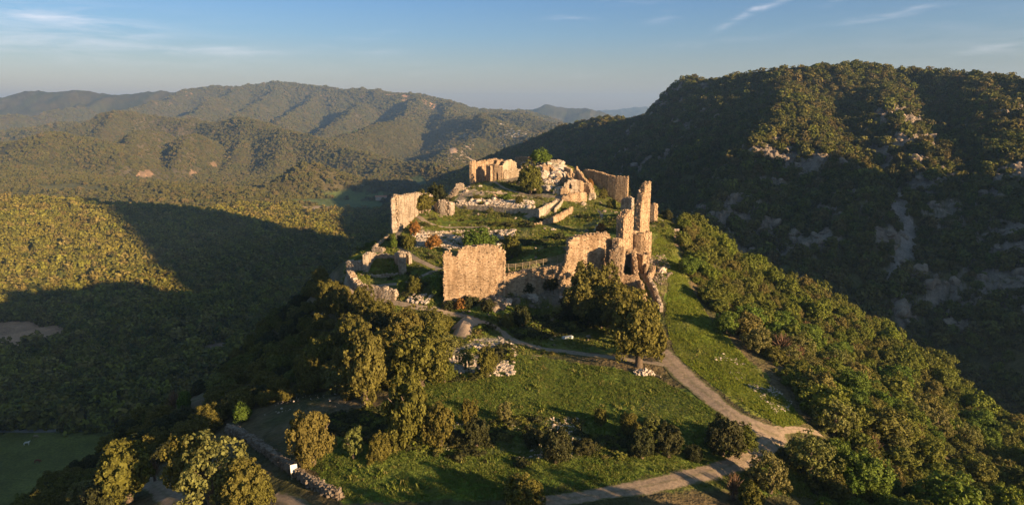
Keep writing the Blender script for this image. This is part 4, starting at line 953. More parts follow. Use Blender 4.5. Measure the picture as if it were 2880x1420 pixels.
# --- dry-stone boundary wall at the lower left: stones one by one
dw = bpy.data.objects.new('dry_stone_wall', None); COL.objects.link(dw)
dpts = np.array([G(*p, rmax=200) for p in [(640,1212),(690,1235),(730,1262),(780,1300),(830,1335),(880,1368),(925,1392),(958,1402)]])
dl = np.r_[0, np.cumsum(np.linalg.norm(np.diff(dpts[:, :2], axis=0), axis=1))]
dw.location = tuple(dpts[0]); tag(dw, 'long dry-stone boundary wall slanting down to the bottom edge left of the meadow', 'wall')
stone_ms = []
def stone_mesh(name, seed, mat, sub=1, amp=.5):
    v, f = ico(sub); r = np.random.default_rng(seed); v = lump(v, seed, amp, 1.3) + r.normal(0, .06, v.shape); return mesh_from(name, v, f, mat)
stone_ms = [stone_mesh('stone', 40 + i, M_rockd) for i in range(5)]
cnt = 0; Ld = dl[-1]; ncol = 56
for i in range(ncol):
    s = (i + .5) / ncol * Ld; x = np.interp(s, dl, dpts[:, 0]); y = np.interp(s, dl, dpts[:, 1])
    for k in range(5):
        z = float(gz(x, y)) + .12 + k * .24 - (0.3 if s > Ld * .93 and k > 2 else 0)
        if k == 4 and random.random() < .25: continue
        o = obj('stone', stone_ms[(i * 3 + k) % 5], dw, (x + random.uniform(-.12, .12) - dpts[0][0], y + random.uniform(-.12, .12) - dpts[0][1], z - dpts[0][2]), (random.uniform(-.3, .3), random.uniform(-.3, .3), random.uniform(0, 6)),
                (Ld / ncol * .62, random.uniform(.34, .5) * (1.15 - k * .08), .17)); cnt += 1
# small joined stones fill the gaps
n = 2600; ss = rng.uniform(0, Ld, n); xx = np.interp(ss, dl, dpts[:, 0]) + rng.normal(0, .22, n); yy = np.interp(ss, dl, dpts[:, 1]) + rng.normal(0, .22, n)
zz = gz(xx, yy) + rng.uniform(0, 1.15, n); a = rng.uniform(0, 3, n)
V, Q = boxes(np.column_stack([xx, yy, zz]) - dpts[0], np.column_stack([np.cos(a), np.sin(a), a * 0]), np.column_stack([-np.sin(a), np.cos(a), a * 0]), rng.uniform(.07, .2, (n, 3)), jit=.3)
tag(obj('small_stones', mesh_from('small_stones', V, Q, M_rockd), dw), kind='stuff')
# white notice board fixed on that wall
sp = U(838, 1308, 81.0); g = G(838, 1330, rmax=200); sp = np.array((g[0] - .15, g[1] - 1.0, g[2] + 1.25))
sg = bpy.data.objects.new('notice_board', None); COL.objects.link(sg); sg.location = tuple(sp); sg.rotation_euler = (R(-8), 0, R(28)); tag(sg, 'small white notice board on the dry-stone wall beside the round oak', 'sign')
V, Q = boxes(np.zeros((1, 3)), np.array([(1., 0, 0)]), np.array([(0, 1., 0)]), np.array([(.42, .03, .52)])); obj('panel', mesh_from('panel', V, Q, M_white), sg)
for k in range(4):
    V, Q = boxes(np.array([(-.05 + .04 * (k % 2), -.036, .3 - k * .2)]), np.array([(1., 0, 0)]), np.array([(0, 1., 0)]), np.array([(.25, .004, .022)])); obj('printed_line', mesh_from('printed_line', V, Q, M_blueink), sg)
for sx in (-.35, .35):
    V, Q = boxes(np.array([(sx, .09, -.6)]), np.array([(1., 0, 0)]), np.array([(0, 1., 0)]), np.array([(.04, .04, 1.1)])); obj('post', mesh_from('post', V, Q, M_wood), sg)

# --- gravel heap
g0 = U(1315, 948, 130.5); n = 26; V = []; 
top = U(1310, 892, 134); rowN = 9
base_c = np.array(G(1318, 925, rmax=300)); hgt = 2.4
for i in range(rowN + 1):
    t = i / rowN
    for k in range(n):
        a = 2 * math.pi * k / n; rr_ = (4.3 * (1 - t) + .5 * (1 - t) ** .25) * (1 + .14 * math.sin(a * 3 + 1) + .08 * math.sin(a * 7)) + .06; x = base_c[0] + rr_ * math.cos(a) * .85 - .4 * t; y = base_c[1] + rr_ * math.sin(a) * 1.5 + 2.2 * t
        z = float(gz(x, y)) * (1 - t) + base_c[2] * t + hgt * t * (1 - .15 * t) - .3 * (1 - t) + random.uniform(-.08, .08); V.append((x - base_c[0], y - base_c[1], z - base_c[2]))
Q = np.array([(i * n + k, i * n + (k + 1) % n, (i + 1) * n + (k + 1) % n, (i + 1) * n + k) for i in range(rowN) for k in range(n)])
tag(obj('gravel_heap', mesh_from('gravel_heap', np.array(V), Q, M_gravel, True), loc=base_c), 'tall pinkish heap of gravel beside the path, at the edge of the oak wood', 'gravel heap')
# --- cairn at the foot of the big oak
cb = G(1812, 1050, rmax=200); cn = bpy.data.objects.new('stone_cairn', None); COL.objects.link(cn); cn.location = tuple(cb); tag(cn, 'heap of pale stones at the foot of the big oak by the road', 'stone heap')
pale_ms = [stone_mesh('stone', 60 + i, M_rock) for i in range(5)]
for k in range(85):
    a = random.uniform(0, 6.28); q = random.random() ** .6; x, y = q * 1.9 * math.cos(a), q * 1.3 * math.sin(a); z = float(gz(cb[0] + x, cb[1] + y)) - cb[2] + random.uniform(0, 1.0) * (1 - q) + .1
    s = random.uniform(.16, .36); obj('stone', random.choice(pale_ms), cn, (x, y, z), (random.uniform(0, 3),) * 3, (s, s * .8, s * .65))
def block(name, px, py, hs_, rz, mat, label, cat, tilt=0):
    g = G(px, py, rmax=300); r = bpy.data.objects.new(name, None)
    v, f = boxes(np.zeros((1, 3)), np.array([(1., 0, 0)]), np.array([(0, 1., 0)]), np.array([hs_]), jit=.08)
    tag(obj(name, mesh_from(name, v, f, mat), loc=(g[0], g[1], g[2] + hs_[2] * .8), rot=(0, tilt, rz)), label, cat)
block('stone_block', 1596, 952, (1.1, .3, .28), .35, M_white, 'white oblong block lying on the grass above the path', 'block')
block('timber_beam', 1508, 1001, (1.0, .09, .07), -.05, M_wood, 'pale timber lying in the shade below the path', 'timber')
block('timber_beam', 1500, 1007, (.8, .09, .07), .02, M_wood, 'duller second timber lying next to the pale one below the path', 'timber')
block('timber_beam', 1850, 1058, (.6, .12, .1), -.8, M_wood, 'short pale log beside the stone heap under the big oak', 'log')
block('timber_beam', 1440, 975, (1.0, .2, .15), -.5, M_wood, 'broad grey-brown plank at the spill of pale grit by the path', 'timber')
block('tarpaulin', 1588, 491, (1.5, .7, .1), .1, M_green_tarp, 'crumpled green tarpaulin on the summit rubble beside the chapel ruin', 'tarpaulin')
# --- animals and small things in the valley field
def animal(name, px, py, Lh, mat, label, cat, rz=0, head_up=False):
    g = G(px, py); sk = bpy.data.meshes.new(name)
    k = Lh
    P = [(0,0,.62),(.25,0,.64),(.5,0,.66),(.62,0,.78 if head_up else .62),(.74,0,.95 if head_up else .42),(.86,0,.88 if head_up else .22),(-.25,0,.64),(-.45,0,.66),(-.53,0,.5),(-.55,0,.3),
         (.42,.12,.45),(.42,.12,.22),(.42,.12,0),(.42,-.12,.45),(.40,-.12,.22),(.42,-.12,0),(-.4,.12,.45),(-.45,.12,.24),(-.42,.12,0),(-.4,-.12,.45),(-.46,-.12,.24),(-.42,-.12,0)]
    E = [(0,1),(1,2),(2,3),(3,4),(4,5),(0,6),(6,7),(7,8),(8,9),(2,10),(10,11),(11,12),(2,13),(13,14),(14,15),(7,16),(16,17),(17,18),(7,19),(19,20),(20,21)]
    sk.from_pydata([tuple(np.array(p) * k) for p in P], E, []); o = obj(name, sk, loc=g, rot=(0, 0, rz))
    m = o.modifiers.new('skin', 'SKIN'); r_ = [.2,.2,.17,.11,.09,.06,.2,.18,.04,.03] + [.08,.045,.04] * 4
    for i, v in enumerate(sk.skin_vertices[0].data): v.radius = (r_[i] * k,) * 2; v.use_root = (i == 0)
    s = o.modifiers.new('sub', 'SUBSURF'); s.levels = 1; s.render_levels = 1; sk.materials.append(mat)
    tag(o, label, cat)
animal('horse', 75, 1251, 2.4, M_horse, 'white horse standing in the dark green field at the bottom left', 'horse', .3, True)
animal('horse', 100, 1231, 2.1, M_tan, 'tan horse grazing behind the white one in the field', 'horse', .1)
animal('horse', 105, 1301, 2.4, M_chest, 'chestnut horse grazing nearer than the white one, by the field edge', 'horse', .2)
# far house in the valley
def house(px, py, w, d, h, rz, wm, rm, label):
    g = G(px, py); r = bpy.data.objects.new('farmhouse', None); COL.objects.link(r); r.location = tuple(g); r.rotation_euler = (0, 0, rz); tag(r, label, 'house')
    X = np.array([(1., 0, 0)]); Yv = np.array([(0, 1., 0)])
    V, Q = boxes(np.array([(0, 0, h / 2 - .5)]), X, Yv, np.array([(w / 2, d / 2, h / 2 + .5)])); obj('wall', mesh_from('wall', V, Q, wm), r)
    V = np.array([(-w/2-.4,-d/2-.4,h),(w/2+.4,-d/2-.4,h),(w/2+.4,d/2+.4,h),(-w/2-.4,d/2+.4,h),(-w/2-.4,0,h+d*.28),(w/2+.4,0,h+d*.28)]); obj('roof', mesh_from('roof', V, np.array([(0,1,5,4),(2,3,4,5),(0,4,3,3),(1,2,5,5)])[:2], rm), r)
    for ix in ((0, 4, 3), (1, 2, 5)):
        me = bpy.data.meshes.new('gable'); me.from_pydata([tuple(V[i]) for i in ix], [], [(0, 1, 2)]); me.materials.append(wm); obj('gable', me, r)
    for sx in (-.25, .25):
        V, Q = boxes(np.array([(sx * w, -d / 2 - .03, h * .55)]), X, Yv, np.array([(.6, .06, .7)])); obj('window', mesh_from('window', V, Q, M_blueink), r)
M_roof = simple('terracotta_roof', (.32, .14, .08), (.4, .2, .12), 2)
house(598, 663, 13, 8, 5, .4, M_pale, M_roof, 'pale farmhouse with a terracotta roof alone in the dark valley wood')
house(748, 642, 16, 8, 5, -.3, M_greywall, M_roof, 'brown barn in the valley wood right of the pale farmhouse')
house(1072, 562, 22, 9, 6, .2, M_greywall, M_roof, 'long farm building by the valley fields, just left of the tall curved wall')
# ------------------------------------------------------------------ rocks and rubble (uncountable)
PR = proto_col('pale_rubble', [stone_mesh('rubble_stone', 80 + i, M_rock, 1) for i in range(6)])
PRD = proto_col('brown_rubble', [stone_mesh('rubble_stone', 90 + i, M_rockd, 1) for i in range(6)])
def fill(P, n, seed):
    P = np.array(P); r = np.random.default_rng(seed); x = r.uniform(P[:, 0].min(), P[:, 0].max(), n * 3); y = r.uniform(P[:, 1].min(), P[:, 1].max(), n * 3)
    k = inpoly(x, y, P); return x[k][:n], y[k][:n]
def rubble(px_poly, n, s0, col, label, seed, clump=2.5, thr=-.1, name='rubble', rmax=330, world=None):
    x, y = fill(world or poly(px_poly, rmax=rmax), n, seed); k = fbm(x, y, clump, 3, seed) > thr; k &= ~near_road(x, y, .1); x, y = x[k], y[k]
    r = np.random.default_rng(seed); s = s0 * r.lognormal(0, .45, len(x)); S = np.column_stack([s, s * .85, s * .65])
    return scatter(name, np.column_stack([x, y, gz(x, y) + s * .15]), S, col, label, 'rubble', tilt=.8, seed=seed)
rubble([(1262,1010),(1330,955),(1440,965),(1450,1005),(1440,1050),(1330,1048),(1262,1052)], 7800, 0.094, PR, 'spread of white rubble between the oak wood and the meadow', 401, thr=-.02)
rubble([(1255,1030),(1360,1025),(1400,1045),(1450,1045),(1440,1056),(1380,1058),(1340,1050),(1260,1050)], 2250, 0.132, PR, 'line of larger white stones at the upper edge of the meadow', 402, thr=-.3)
rubble([(1400,945),(1425,950),(1450,985),(1455,1000),(1425,990)], 1200, 0.066, PR, 'spill of pale grit running down below the path', 403, thr=-.5)
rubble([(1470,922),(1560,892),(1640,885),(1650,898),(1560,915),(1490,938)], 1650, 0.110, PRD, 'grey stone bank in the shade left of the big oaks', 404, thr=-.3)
rubble([(1160,660),(1300,648),(1450,645),(1445,680),(1380,697),(1250,700),(1165,700)], 7800, 0.182, PR, 'broad band of tumbled stones across the middle of the castle mound', 405, thr=-.15)
rubble([(1240,578),(1330,560),(1500,566),(1505,588),(1440,582),(1380,578),(1270,574)], 5400, 0.165, PR, 'rubble strewn along the top of the upper terrace wall', 406, thr=-.2)
rubble([(1240,560),(1290,520),(1340,515),(1400,545),(1340,552),(1260,572)], 3900, 0.176, PRD, 'grey rubble slope on the left under the keep', 407, thr=-.1)
rubble([(1400,500),(1440,468),(1560,450),(1605,468),(1600,490),(1560,515),(1600,545),(1540,550),(1500,530),(1460,505)], 5400, 0.209, PR, 'white limestone rubble covering the summit', 408, thr=-.05)
rubble([(1560,808),(1600,770),(1640,800),(1620,860),(1560,860),(1440,850),(1430,825)], 2400, 0.182, PRD, 'brown broken rock under the low wall and fence', 409, thr=.0)
rubble([(1370,840),(1420,830),(1420,870),(1380,875)], 750, 0.220, PRD, 'pile of fallen stones at the right foot of the notched wall slab', 410, thr=-.3)
rubble([(1115,845),(1160,828),(1220,830),(1225,850),(1170,862),(1120,862)], 1350, 0.187, PR, 'sunlit broken rock above the path left of the notched wall slab', 411, thr=-.1)
rubble([(1800,725),(1870,715),(1890,770),(1860,800),(1838,790)], 1050, 0.165, PRD, 'stony brow right of the curved parapets', 412, thr=-.1)
rubble([(1830,600),(1880,600),(1930,650),(1920,700),(1850,650)], 1050, 0.176, PRD, 'stones scattered over the brown slope behind the round tower', 413, thr=.05)
rubble([(1290,1180),(1650,1170),(1640,1280),(1480,1290),(1330,1270),(1150,1260)], 2250, 0.088, PR, 'pale stones among brambles across the middle of the meadow', 414, clump=4, thr=.15)
rubble([(2000,1010),(2120,1100),(2200,1180),(2230,1130),(2110,1030),(2040,990)], 1350, 0.077, PR, 'stones on the dark bank right of the gravel road', 415, thr=.05)
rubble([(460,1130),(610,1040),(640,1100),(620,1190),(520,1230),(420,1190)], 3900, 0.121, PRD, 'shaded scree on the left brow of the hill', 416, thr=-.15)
rubble([(960,930),(1060,1240),(1150,1250),(1020,1240),(700,1200)], 750, 0.083, PR, 'few pale stones in the shaded clearing below the oak wood', 417, thr=.1)
rubble(None, 1400, .28, PRD, 'brown rocks half buried in the grassy flanks of the castle mound', 418, thr=.1, world=Pcastle)
x, y, q = area_points(60000, 330, 1200, 5, 40, 41); k = (lookup(rk, x, y) > .45) & lookup(VIS, x, y) & ~lookup(GHILL, x, y); x, y = x[k], y[k]
r_ = np.random.default_rng(42); s_ = r_.lognormal(.1, .5, len(x)); scatter('crag_stones', np.column_stack([x, y, gz(x, y) + s_ * .1]), np.column_stack([s_ * 1.2, s_ * 1.2, s_ * .9]), PRD, 'broken limestone ledges on the gorge mountain', 'rocks', tilt=.6, seed=43)
# boulders one can tell apart
bould = [stone_mesh('boulder', 120 + i, M_rock, 2, .8) for i in range(6)]
BL = [(1545,462,2.2,'square white outcrop on the skyline of the summit'),(1500,455,1.8,'jagged white boulder right of the bright green summit tree'),(1580,462,2.4,'flat pale outcrop on the right shoulder of the summit'),
      (1480,470,2.4,'low white outcrop left of the summit outcrops'),(1520,475,2.2,'pale boulder behind the summit oak'),(1528,500,2.4,'tan boulder just right of the summit oak crown'),
      (1548,515,2.6,'large tan crag right of the summit oak'),(1560,500,2.2,'cracked crag below the green tarpaulin'),(1535,530,2.2,'low crag at the right foot of the summit oak'),
      (1195,853,1.6,'sunlit standing rock above the path left of the notched wall slab'),(1150,845,1.2,'small pale rock left of the sunlit standing rock'),
      (1460,566,1.0,'round pale boulder on the terrace rubble'),(1390,562,1.5,'brown boulder in the middle of the terrace rubble'),(1420,600,1.1,'pinkish rock leaning on the grey retaining wall'),
      (1450,615,.8,'small pink rock at the foot of the grey retaining wall'),(1500,840,2.4,'rounded brown crag in the hollow under the low wall'),(1430,850,1.8,'brown crag at the right foot of the notched wall slab'),
      (1590,840,2.0,'lit orange rock edge beside the big oaks'),(1860,765,1.7,'brown rock on the brow right of the curved parapets'),(1870,600,1.6,'tan rock on the skyline right of the tallest fang'),
      (1850,590,1.4,'tan rock beside the square pale stub'),(1900,650,1.3,'orange rock at the right brow of the castle slope'),(1660,562,1.3,'rock below the pale corner stub'),(1640,575,1.6,'rough rock under the chapel terrace'),
      (1270,545,1.8,'grey crag on the left slope under the keep'),(1310,540,1.8,'grey crag beside the highest left wall stub'),(1350,525,1.3,'grey crag below the keep'),(1480,632,1.2,'rock under the lower retaining wall'),
      (1555,648,1.3,'rock at the right end of the lower retaining wall'),(1445,665,1.5,'tan rock at the right end of the rubble band')]
_sp = [('left', 1505), ('middle', 1535), ('right', 1565), ('far right', 1590)]
for nm_, x0_ in _sp:
    for k_, (hh_, y0_) in enumerate((('upper', 492), ('middle', 512), ('lower', 534))):
        BL.append((x0_ + k_ * 5 - 4, y0_ + (x0_ % 7), 2.6 + (x0_ + k_) % 3 * .5, f'tan crag between summit oak and chapel ruin, {hh_} row, {nm_}'))
for i, (px, py, s, lb) in enumerate(BL):
    s *= .62
    g = G(px, py, rmax=330); tag(obj('boulder', bould[i % 6], loc=(g[0], g[1], g[2] + s * .1), rot=(random.uniform(-.4, .4), random.uniform(-.4, .4), random.uniform(0, 6)), scl=(s, s * random.uniform(.7, .95), s * random.uniform(.5, .8))), lb, 'rock')

# ------------------------------------------------------------------ single trees
T = [
 (880,1305,1170,108,'oak','round golden-olive oak behind the dry-stone wall, next to the notice board'),
 (997,1287,1212,58,'grey','small pale open tree right of the round oak in the meadow'),
 (1150,1242,1062,122,'tall','tallest oak at the front edge of the oak wood, left of the meadow'),
 (1238,1258,1148,76,'oak','medium oak standing right of the tallest oak at the wood edge'),
 (1340,1255,1178,62,'dark','dark small tree right of the medium oak, above the lower meadow'),
 (1318,1195,1130,48,'oak','slim dark oak on the meadow edge above the dark small tree'),
 (1420,1185,1135,42,'grey','small yellowish tree alone in the middle of the meadow'),
 (1563,1302,1212,88,'dark','round dark tree in the bramble strip in the middle of the meadow'),
 (1690,1197,1150,34,'oak','slender little tree alone casting a long shadow across the meadow'),
 (1770,1218,1164,46,'oak','little oak right of the slender tree in the meadow'),
 (1805,1288,1212,66,'dark','left one of the two dark trees below the little oak'),
 (1880,1283,1196,76,'dark','right one of the two dark trees below the little oak'),
 (2030,1280,1182,100,'dark','broad dark oak inside the bend of the gravel road'),
 (2090,1265,1205,70,'oak','brownish shrubby oak touching the broad dark oak in the road bend'),
 (1470,1432,1352,112,'oak','olive oak cut by the bottom edge where the road leaves the picture'),
 (2165,1385,1290,100,'grey','pale round tree below the road bend'),
 (2060,1405,1330,60,'pink','reddish tree on the lower verge of the road'),
 (2108,1435,1372,62,'oak','small olive tree below the reddish tree at the bottom edge'),
 (2275,1345,1240,115,'grey','broad brownish tree right of the road bend'),
 (2360,1330,1255,70,'green','bright green tree right of the broad brownish tree'),
 (1797,1030,858,136,'oak','big spreading oak over the stone heap beside the road'),
 (1662,905,755,140,'oak','broad oak in front of the sloping-topped wall slab'),
 (1735,915,800,120,'oak','oak between the broad oak and the big spreading oak'),
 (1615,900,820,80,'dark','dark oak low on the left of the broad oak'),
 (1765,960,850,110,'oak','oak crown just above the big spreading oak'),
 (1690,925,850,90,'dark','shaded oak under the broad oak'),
 (1492,547,469,66,'oak','dark round oak with a clear trunk on the summit platform'),
 (1521,462,424,50,'green','bright green tree on the skyline of the summit'),
 (1187,600,546,58,'oak','round golden oak in front of the tall curved wall'),
 (1228,575,520,52,'dark','dark oak behind the round golden oak on the left brow'),
 (1440,727,662,52,'oak','small oak with a thin trunk on the grass behind the fence'),
 (1345,697,650,80,'green','bright green dome-shaped tree behind the notched wall slab'),
 (1745,562,512,46,'dark','dark tree at the right end of the back curtain wall'),
 (1108,700,668,20,'green','tiny tree with a pale trunk beside the footpath'),
 (1016,712,680,42,'green','fresh green tree on the drop behind the house ruin'),
 (1132,822,790,26,'green','small bright green tree above the long low wall'),
 (1168,825,774,46,'oak','dark olive tree right of the small bright green tree'),
 (1877,620,590,30,'dark','dark round shrub-like tree on the brow right of the tallest fang'),
 (922,880,795,68,'tall','pointed oak left of the curved outer wall'),
 (958,885,828,50,'tall','second smaller pointed oak below the curved outer wall'),
 (1022,890,806,62,'tall','tall oak standing in front of the curved outer wall'),
 (1070,905,850,80,'oak','rounded oak below the path under the long low wall'),
 (1030,1130,948,134,'oak','largest round golden oak in the left wood'),
 (1185,1085,945,140,'oak','broad golden oak left of the white rubble'),
 (1215,960,880,96,'oak','oak at the upper right corner of the wood beside the gravel heap'),
 (1140,990,880,110,'oak','oak in the upper middle of the wood left of the gravel heap'),
 (905,1040,950,84,'oak','golden-topped oak left of the largest round oak'),
 (870,1080,1010,70,'oak','lit oak on the left side of the wood'),
 (1090,1020,925,100,'oak','oak behind the largest round oak'),
 (980,990,900,90,'oak','shaded oak in the upper left of the wood'),
 (1250,1075,1020,60,'oak','small oak between the wood and the white rubble'),
 (1370,1060,985,50,'oak','olive tree growing out of the white rubble'),
 (1310,1035,985,40,'grey','brownish shrubby tree on the left of the white rubble'),
 (595,1425,1262,180,'grey','big pale-green open-branched tree at the bottom left'),
 (545,1400,1255,110,'oak','golden oak behind the left of the big pale-green tree'),
 (695,1440,1312,130,'oak','golden-brown oak at the bottom, right of the big pale-green tree'),
 (725,1450,1355,80,'oak','round oak nearest the bottom farm track'),
 (365,1415,1262,140,'oak','tall oak on the left brow with lit top, bottom left'),
 (300,1440,1350,120,'dark','dark oak at the bottom left corner of the hill'),
 (436,1352,1290,48,'pink','salmon-pink budding tree left of the big pale-green tree'),
 (410,1190,1145,56,'oak','lit oak on the brow above the dark field'),
 (492,1158,1095,54,'pink','pinkish bare tree on the brow beside the scree'),
 (520,1158,1108,34,'green','yellow-green tree right of the pinkish bare tree'),
 (682,1185,1140,42,'green','lone lit tree above the upper end of the dry-stone wall'),
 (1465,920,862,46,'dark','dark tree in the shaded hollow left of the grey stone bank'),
 (1430,925,890,30,'oak','smaller tree left of the dark one in the shaded hollow'),
 (1950,660,620,34,'slope','first tree of the forest beside the brow of the castle slope'),
 (1930,770,725,50,'green','fresh green tree at the upper edge of the right forest'),
 (2040,935,880,56,'green','bright green tree at the edge of the steep grass slope'),
]
for px, b, t_, w, sp, lb in T: tree(px, b, t_, w, sp, lb)
S = [
 (1065,1292,1232,64,'oak','leafy shrub right of the small pale open tree'),
 (1300,838,805,0,'',''),
 (1166,655,626,30,'rust','orange shrub under the bend of the footpath'),
 (1219,694,664,44,'rust','larger orange-brown shrub at the left of the rubble band'),
 (1150,697,664,34,'oak','yellow-green shrub left of the larger orange shrub'),
 (1128,690,660,26,'dark','dark shrub beside the footpath bend'),
 (1690,652,628,26,'rust','orange-green shrub left of the tall broken slab'),
 (1296,868,840,34,'rust','rust-red shrub under the notched wall slab'),
 (1262,866,842,44,'dark','dark shrub at the left foot of the notched wall slab'),
 (1320,860,832,44,'dark','dark shrub at the middle foot of the notched wall slab'),
 (1235,822,782,48,'green','green shrub at the left edge of the notched wall slab'),
 (1372,872,842,40,'dark','dark shrub right of the rust-red one'),
 (1430,800,775,34,'dark','dark shrub on the low wall near the notched wall slab'),
 (1488,820,790,34,'dark','dark shrub in the middle of the low wall foot'),
 (1550,810,780,44,'dark','dark shrub at the right of the low wall foot'),
 (1695,755,735,24,'dark','ivy-like shrub growing from the sloping-topped wall slab foot'),
 (1660,530,505,20,'rust','rust shrub at the top of the back curtain wall'),
 (1695,560,535,26,'oak','olive shrub under the back curtain wall'),
 (1720,585,560,26,'oak','small shrub on the grass behind the tall broken slab'),
 (1840,1210,1172,60,'grey','grey-green shrub beside the little meadow oak'),
 (1290,1250,1215,50,'dark','low dark shrub among the stones left of the meadow brambles'),
 (1500,1250,1212,56,'dark','low bramble mound left of the round dark tree'),
 (1640,1270,1235,60,'dark','low bramble mound right of the round dark tree'),
 (1950,1290,1255,50,'dark','low shrub between the two dark trees and the road-bend oak'),
 (1760,760,745,12,'oak','tiny tuft of a shrub beside the masonry pier'),
 (1340,560,548,18,'oak','small yellow-green shrub on the upper terrace'),
 (1425,562,545,24,'green','green shrub among the terrace rubble'),
 (1460,572,552,22,'oak','olive shrub right of the green terrace shrub'),
 (1380,600,585,18,'grey','dry grey shrub against the grey retaining wall'),
]
for px, b, t_, w, sp, lb in S:
    if w: tree(px, b, t_, w, sp, lb, kind='shrub')

# ------------------------------------------------------------------ wooded slopes of the castle hill
PT = np.array([(o.location[0], o.location[1]) for o in bpy.data.objects if o.type == 'EMPTY' and o.get('category') in ('tree', 'shrub')])
def forest_pts(P, spacing, n, seed, avoid=1.0):
    x, y = fill(P, n, seed); keep = []; cell = {}
    rd = near_road(x, y, 1.6)
    for i in range(len(x)):
        if rd[i]: continue
        c = (int(x[i] / spacing), int(y[i] / spacing)); ok = True
        for a in (-1, 0, 1):
            for b in (-1, 0, 1):
                for (u, v) in cell.get((c[0] + a, c[1] + b), ()):
                    if (u - x[i]) ** 2 + (v - y[i]) ** 2 < spacing ** 2: ok = False
        if ok and len(PT) and (((PT - (x[i], y[i])) ** 2).sum(1) < (spacing * avoid) ** 2).any(): ok = False
        if ok: cell.setdefault(c, []).append((x[i], y[i])); keep.append((x[i], y[i]))
    return np.array(keep)
def wpoly(pts): return [tuple(U(*p)[:2]) for p in pts]
Pright = wpoly([(1900,640,200),(1940,600,235),(2170,740,245),(2450,840,225),(2700,980,195),(2950,1080,165),(2990,1250,130),(2950,1400,95),(2800,1430,78),(2330,1440,70),(2330,1330,82),(2320,1240,92),(2290,1170,99),(2170,1050,116),(2070,940,134),(1985,860,146),(1945,790,157),(1915,700,182)])
fp_ = forest_pts(Pright, 2.9, 14000, 501); fp_ = fp_[fbm(fp_[:, 0], fp_[:, 1], 9, 3, 505) > -.42]; dist = np.hypot(fp_[:, 0], fp_[:, 1]); 
vis = np.array([lookup(VIS, np.array([a]), np.array([b]))[0] for a, b in fp_]); az_ = np.degrees(np.arctan2(fp_[:, 0], fp_[:, 1]))
order = np.argsort(dist + np.where(vis & (az_ < 38), 0, 1e4)); fp_ = fp_[order]
rg = np.random.default_rng(9); SLc = {'g': 'green', 's': 'slope'}
CS = proto_col('slope_crowns', CR['slope'])
rest = []; made = 0
for i, (x, y) in enumerate(fp_):
    size = min(2.9, 1.5 * rg.lognormal(0, .3)) * (.85 + .4 * vnoise(np.array([x / 18]), np.array([y / 18]), 3)[0]); h = size * rg.uniform(1.25, 2.1)
    if made < 235:
        bright = vnoise(np.array([x / 14]), np.array([y / 14]), 8)[0] > .62 and rg.random() < .7
        sp = 'green' if bright else ('pink' if rg.random() < .08 else ('grey' if rg.random() < .14 else 'slope'))
        d = math.hypot(x, y); sz_ = 'small' if size < 1.85 else ('large' if size > 2.35 else 'medium'); an = math.degrees(math.atan2(x, y))
        zone = ('at the bottom edge of the right slope' if d < 105 else 'above the bottom right corner' if (d < 125 and an > 28) else 'beside the bend of the gravel road' if d < 125 else 'low beside the steep grass bank' if (d < 150 and an < 24) else 'in the middle of the right slope' if d < 150 else 'high beside the grass bank' if an < 22 else 'high on the right slope')
        look = {'green': 'bright yellow-green tree', 'pink': 'reddish budding tree', 'grey': 'thin pale-green tree', 'slope': 'olive-brown scrub oak'}[sp]
        tree(0, 0, 0, 0, sp, f'{sz_} {look} in the forest {zone}', group=f'{look}s {zone}', world=(x, y, float(gz(x, y)) - .2), hh=h, rr=size); made += 1
    else: rest.append((x, y, float(gz(x, y)) + h - size * .95, size, size, size * 1.0))
rest = np.array(rest); scatter('slope_woodland', rest[:, :3], rest[:, 3:], CS, 'olive scrub woodland high on the right slope of the castle hill, towards its skyline', 'woodland', seed=3)
# undergrowth between
x, y = fill(Pright, 5200, 77); k = ~near_road(x, y, 1.2); x, y = x[k], y[k]; s = np.random.default_rng(4).uniform(.35, .95, len(x))
scatter('undergrowth', np.column_stack([x, y, gz(x, y) + s * .3]), s, CS, 'low scrub between the trees of the right slope', 'undergrowth', seed=4)
Pleft = wpoly([(935,830,166),(1000,885,149),(1100,903,144),(1250,930,137),(1250,1000,121),(1180,1090,107),(1060,1140,101),(850,1130,110),(640,1180,110),(560,1250,103),(420,1330,97),(300,1440,88),(100,1440,98),(130,1350,118),(330,1200,142),(480,1080,163),(600,980,182),(760,860,200),(880,780,198)])
fl = forest_pts(Pleft, 3.5, 7000, 502, avoid=.9); made = 0; rest = []
sc_p = poly([(470,1130),(600,1050),(630,1100),(600,1160),(520,1200),(440,1180)], rmax=200)
dd = np.hypot(fl[:, 0], fl[:, 1]); fl = fl[np.argsort(dd)]
CO = proto_col('oak_crowns', CR['oak'] + CR['dark'])
for i, (x, y) in enumerate(fl):
    if inpoly(np.array([x]), np.array([y]), sc_p)[0] and rg.random() < .8: continue
    size = 1.4 + 1.3 * rg.random() ** 1.5; h = size * rg.uniform(1.35, 1.9); d = math.hypot(x, y)
    if made < 190:
        sp = 'dark' if rg.random() < .25 else ('pink' if rg.random() < .05 else ('grey' if rg.random() < .1 else 'oak'))
        look = {'dark': 'dark evergreen', 'pink': 'reddish budding tree', 'grey': 'pale open tree', 'oak': 'holm oak'}[sp]
        zone = 'near the dry-stone wall' if d < 118 else ('on the shaded left slope' if d < 150 else 'by the left brow of the castle hill')
        tree(0, 0, 0, 0, sp, f"{'small' if size < 1.95 else ('large' if size > 2.5 else 'medium')} {look} in the left wood, {zone}", group=f'{look}s of the left wood {zone}', world=(x, y, float(gz(x, y)) - .2), hh=h, rr=size); made += 1
    else: rest.append((x, y, float(gz(x, y)) + h - size * .95, size, size, size))
